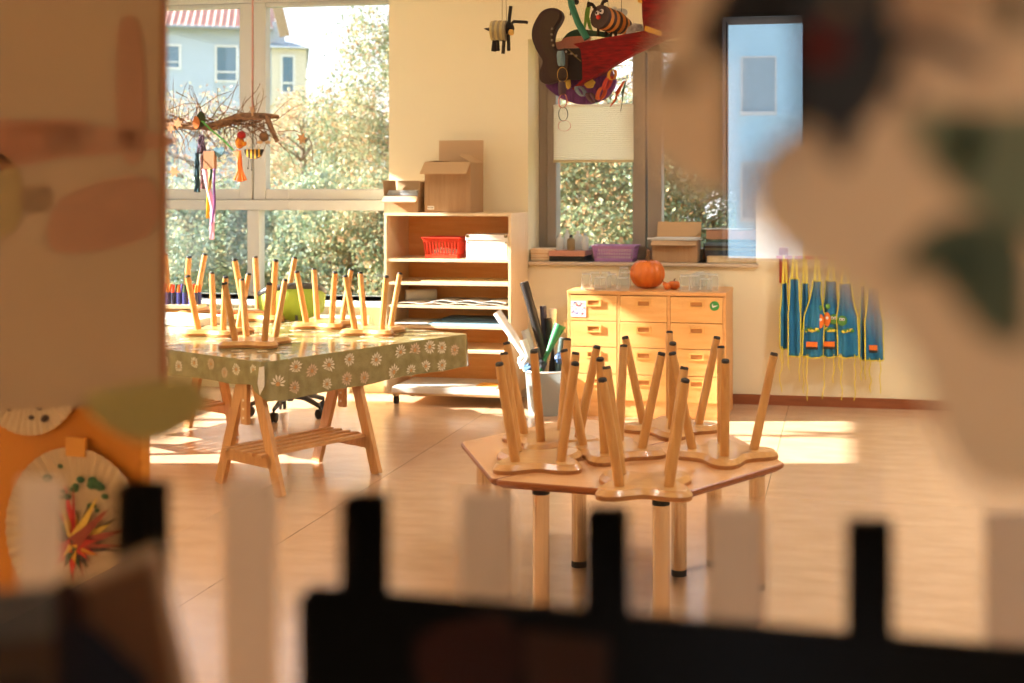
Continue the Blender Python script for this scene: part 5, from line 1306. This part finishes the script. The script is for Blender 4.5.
# ---------------------------------------------------------------- light
wd=bpy.data.worlds.new('World');scn.world=wd;wd.use_nodes=True;nt=wd.node_tree;bg=nt.nodes['Background']
tcw=nt.nodes.new('ShaderNodeTexCoord');sp=nt.nodes.new('ShaderNodeSeparateXYZ');rw=nt.nodes.new('ShaderNodeValToRGB')
nt.links.new(tcw.outputs['Generated'],sp.inputs[0]);nt.links.new(sp.outputs['Z'],rw.inputs['Fac']);nt.links.new(rw.outputs['Color'],bg.inputs['Color'])
rw.color_ramp.elements[0].position=0;rw.color_ramp.elements[0].color=(.93,.96,1,1);rw.color_ramp.elements[1].position=.7;rw.color_ramp.elements[1].color=(.55,.75,1,1)
bg.inputs['Strength'].default_value=2.4
sd=Vector((math.cos(YAW)*math.cos(R(25.5)),math.sin(YAW)*math.cos(R(25.5)),-math.sin(R(25.5))))
su=bpy.data.lights.new('sun','SUN');su.energy=38;su.angle=R(.6);su.color=(1,.95,.86);so=bpy.data.objects.new('sun',su);COL.objects.link(so);so.rotation_euler=sd.to_track_quat('-Z','Y').to_euler();so.location=(-12,0,9)
def area(name,loc,rot,sx_,sy_,e,col):
    l=bpy.data.lights.new(name,'AREA');l.shape='RECTANGLE';l.size=sx_;l.size_y=sy_;l.energy=e;l.color=col;o=bpy.data.objects.new(name,l);COL.objects.link(o);o.location=loc;o.rotation_euler=rot;return o
# fill lamps added under the ceiling to brighten the room
for i,(x,y) in enumerate([(-2.6,2.6),(.6,2.6),(-2.6,5.6),(.9,5.6)]):
    t=thing('fill_lamp','added round white fill lamp under the ceiling, %s'%['left front','right front','left rear','right rear'][i],'lamp',(x,y,ZC-.07),0,'added fill lamps')
    MB().tube([(0,0,.0),(0,0,.069)],.22,28).build('fill_lamp_disc',mat('fill_lamp_white',(250,244,230),.5),t)
    area('fill_light',(x,y,ZC-.09),(0,0,0),.5,.5,(30 if y<4 else 8) if x<0 else (34 if y<4 else 66),(1,.98,.94))
t=thing('fill_lamp','added round white fill lamp in the corridor behind the photographer','lamp',(.9,-1.6,ZC-.07))  # added corridor lamp, brightens the papers from the near side
MB().tube([(0,0,.0),(0,0,.069)],.2,28).build('fill_lamp_disc',mat('fill_lamp_white',(250,244,230),.5),t)
area('fill_light',(.9,-1.6,ZC-.09),(0,0,0),.4,.4,18,(1,.97,.9))
# ---------------------------------------------------------------- camera
cam=bpy.data.cameras.new('camera');co=bpy.data.objects.new('camera',cam);COL.objects.link(co);scn.camera=co
co.location=CAM;co.rotation_euler=(R(90),0,YAW)
cam.sensor_width=36;cam.lens=F*36/1024;cam.shift_x=(512-CX)/1024;cam.shift_y=(CY-341.5)/1024;cam.clip_start=.02;cam.clip_end=300
cam.dof.use_dof=True;cam.dof.focus_distance=5.3;cam.dof.aperture_fstop=3.4
vs_=scn.view_settings;vs_.view_transform='Standard';vs_.look='None';vs_.exposure=0.25;vs_.gamma=1;vs_.use_curve_mapping=False
cy=scn.cycles;cy.max_bounces=16;cy.diffuse_bounces=5;cy.glossy_bounces=4;cy.transparent_max_bounces=24;cy.transmission_bounces=14;cy.sample_clamp_indirect=6;cy.use_denoising=True;cy.caustics_reflective=False;cy.caustics_refractive=False
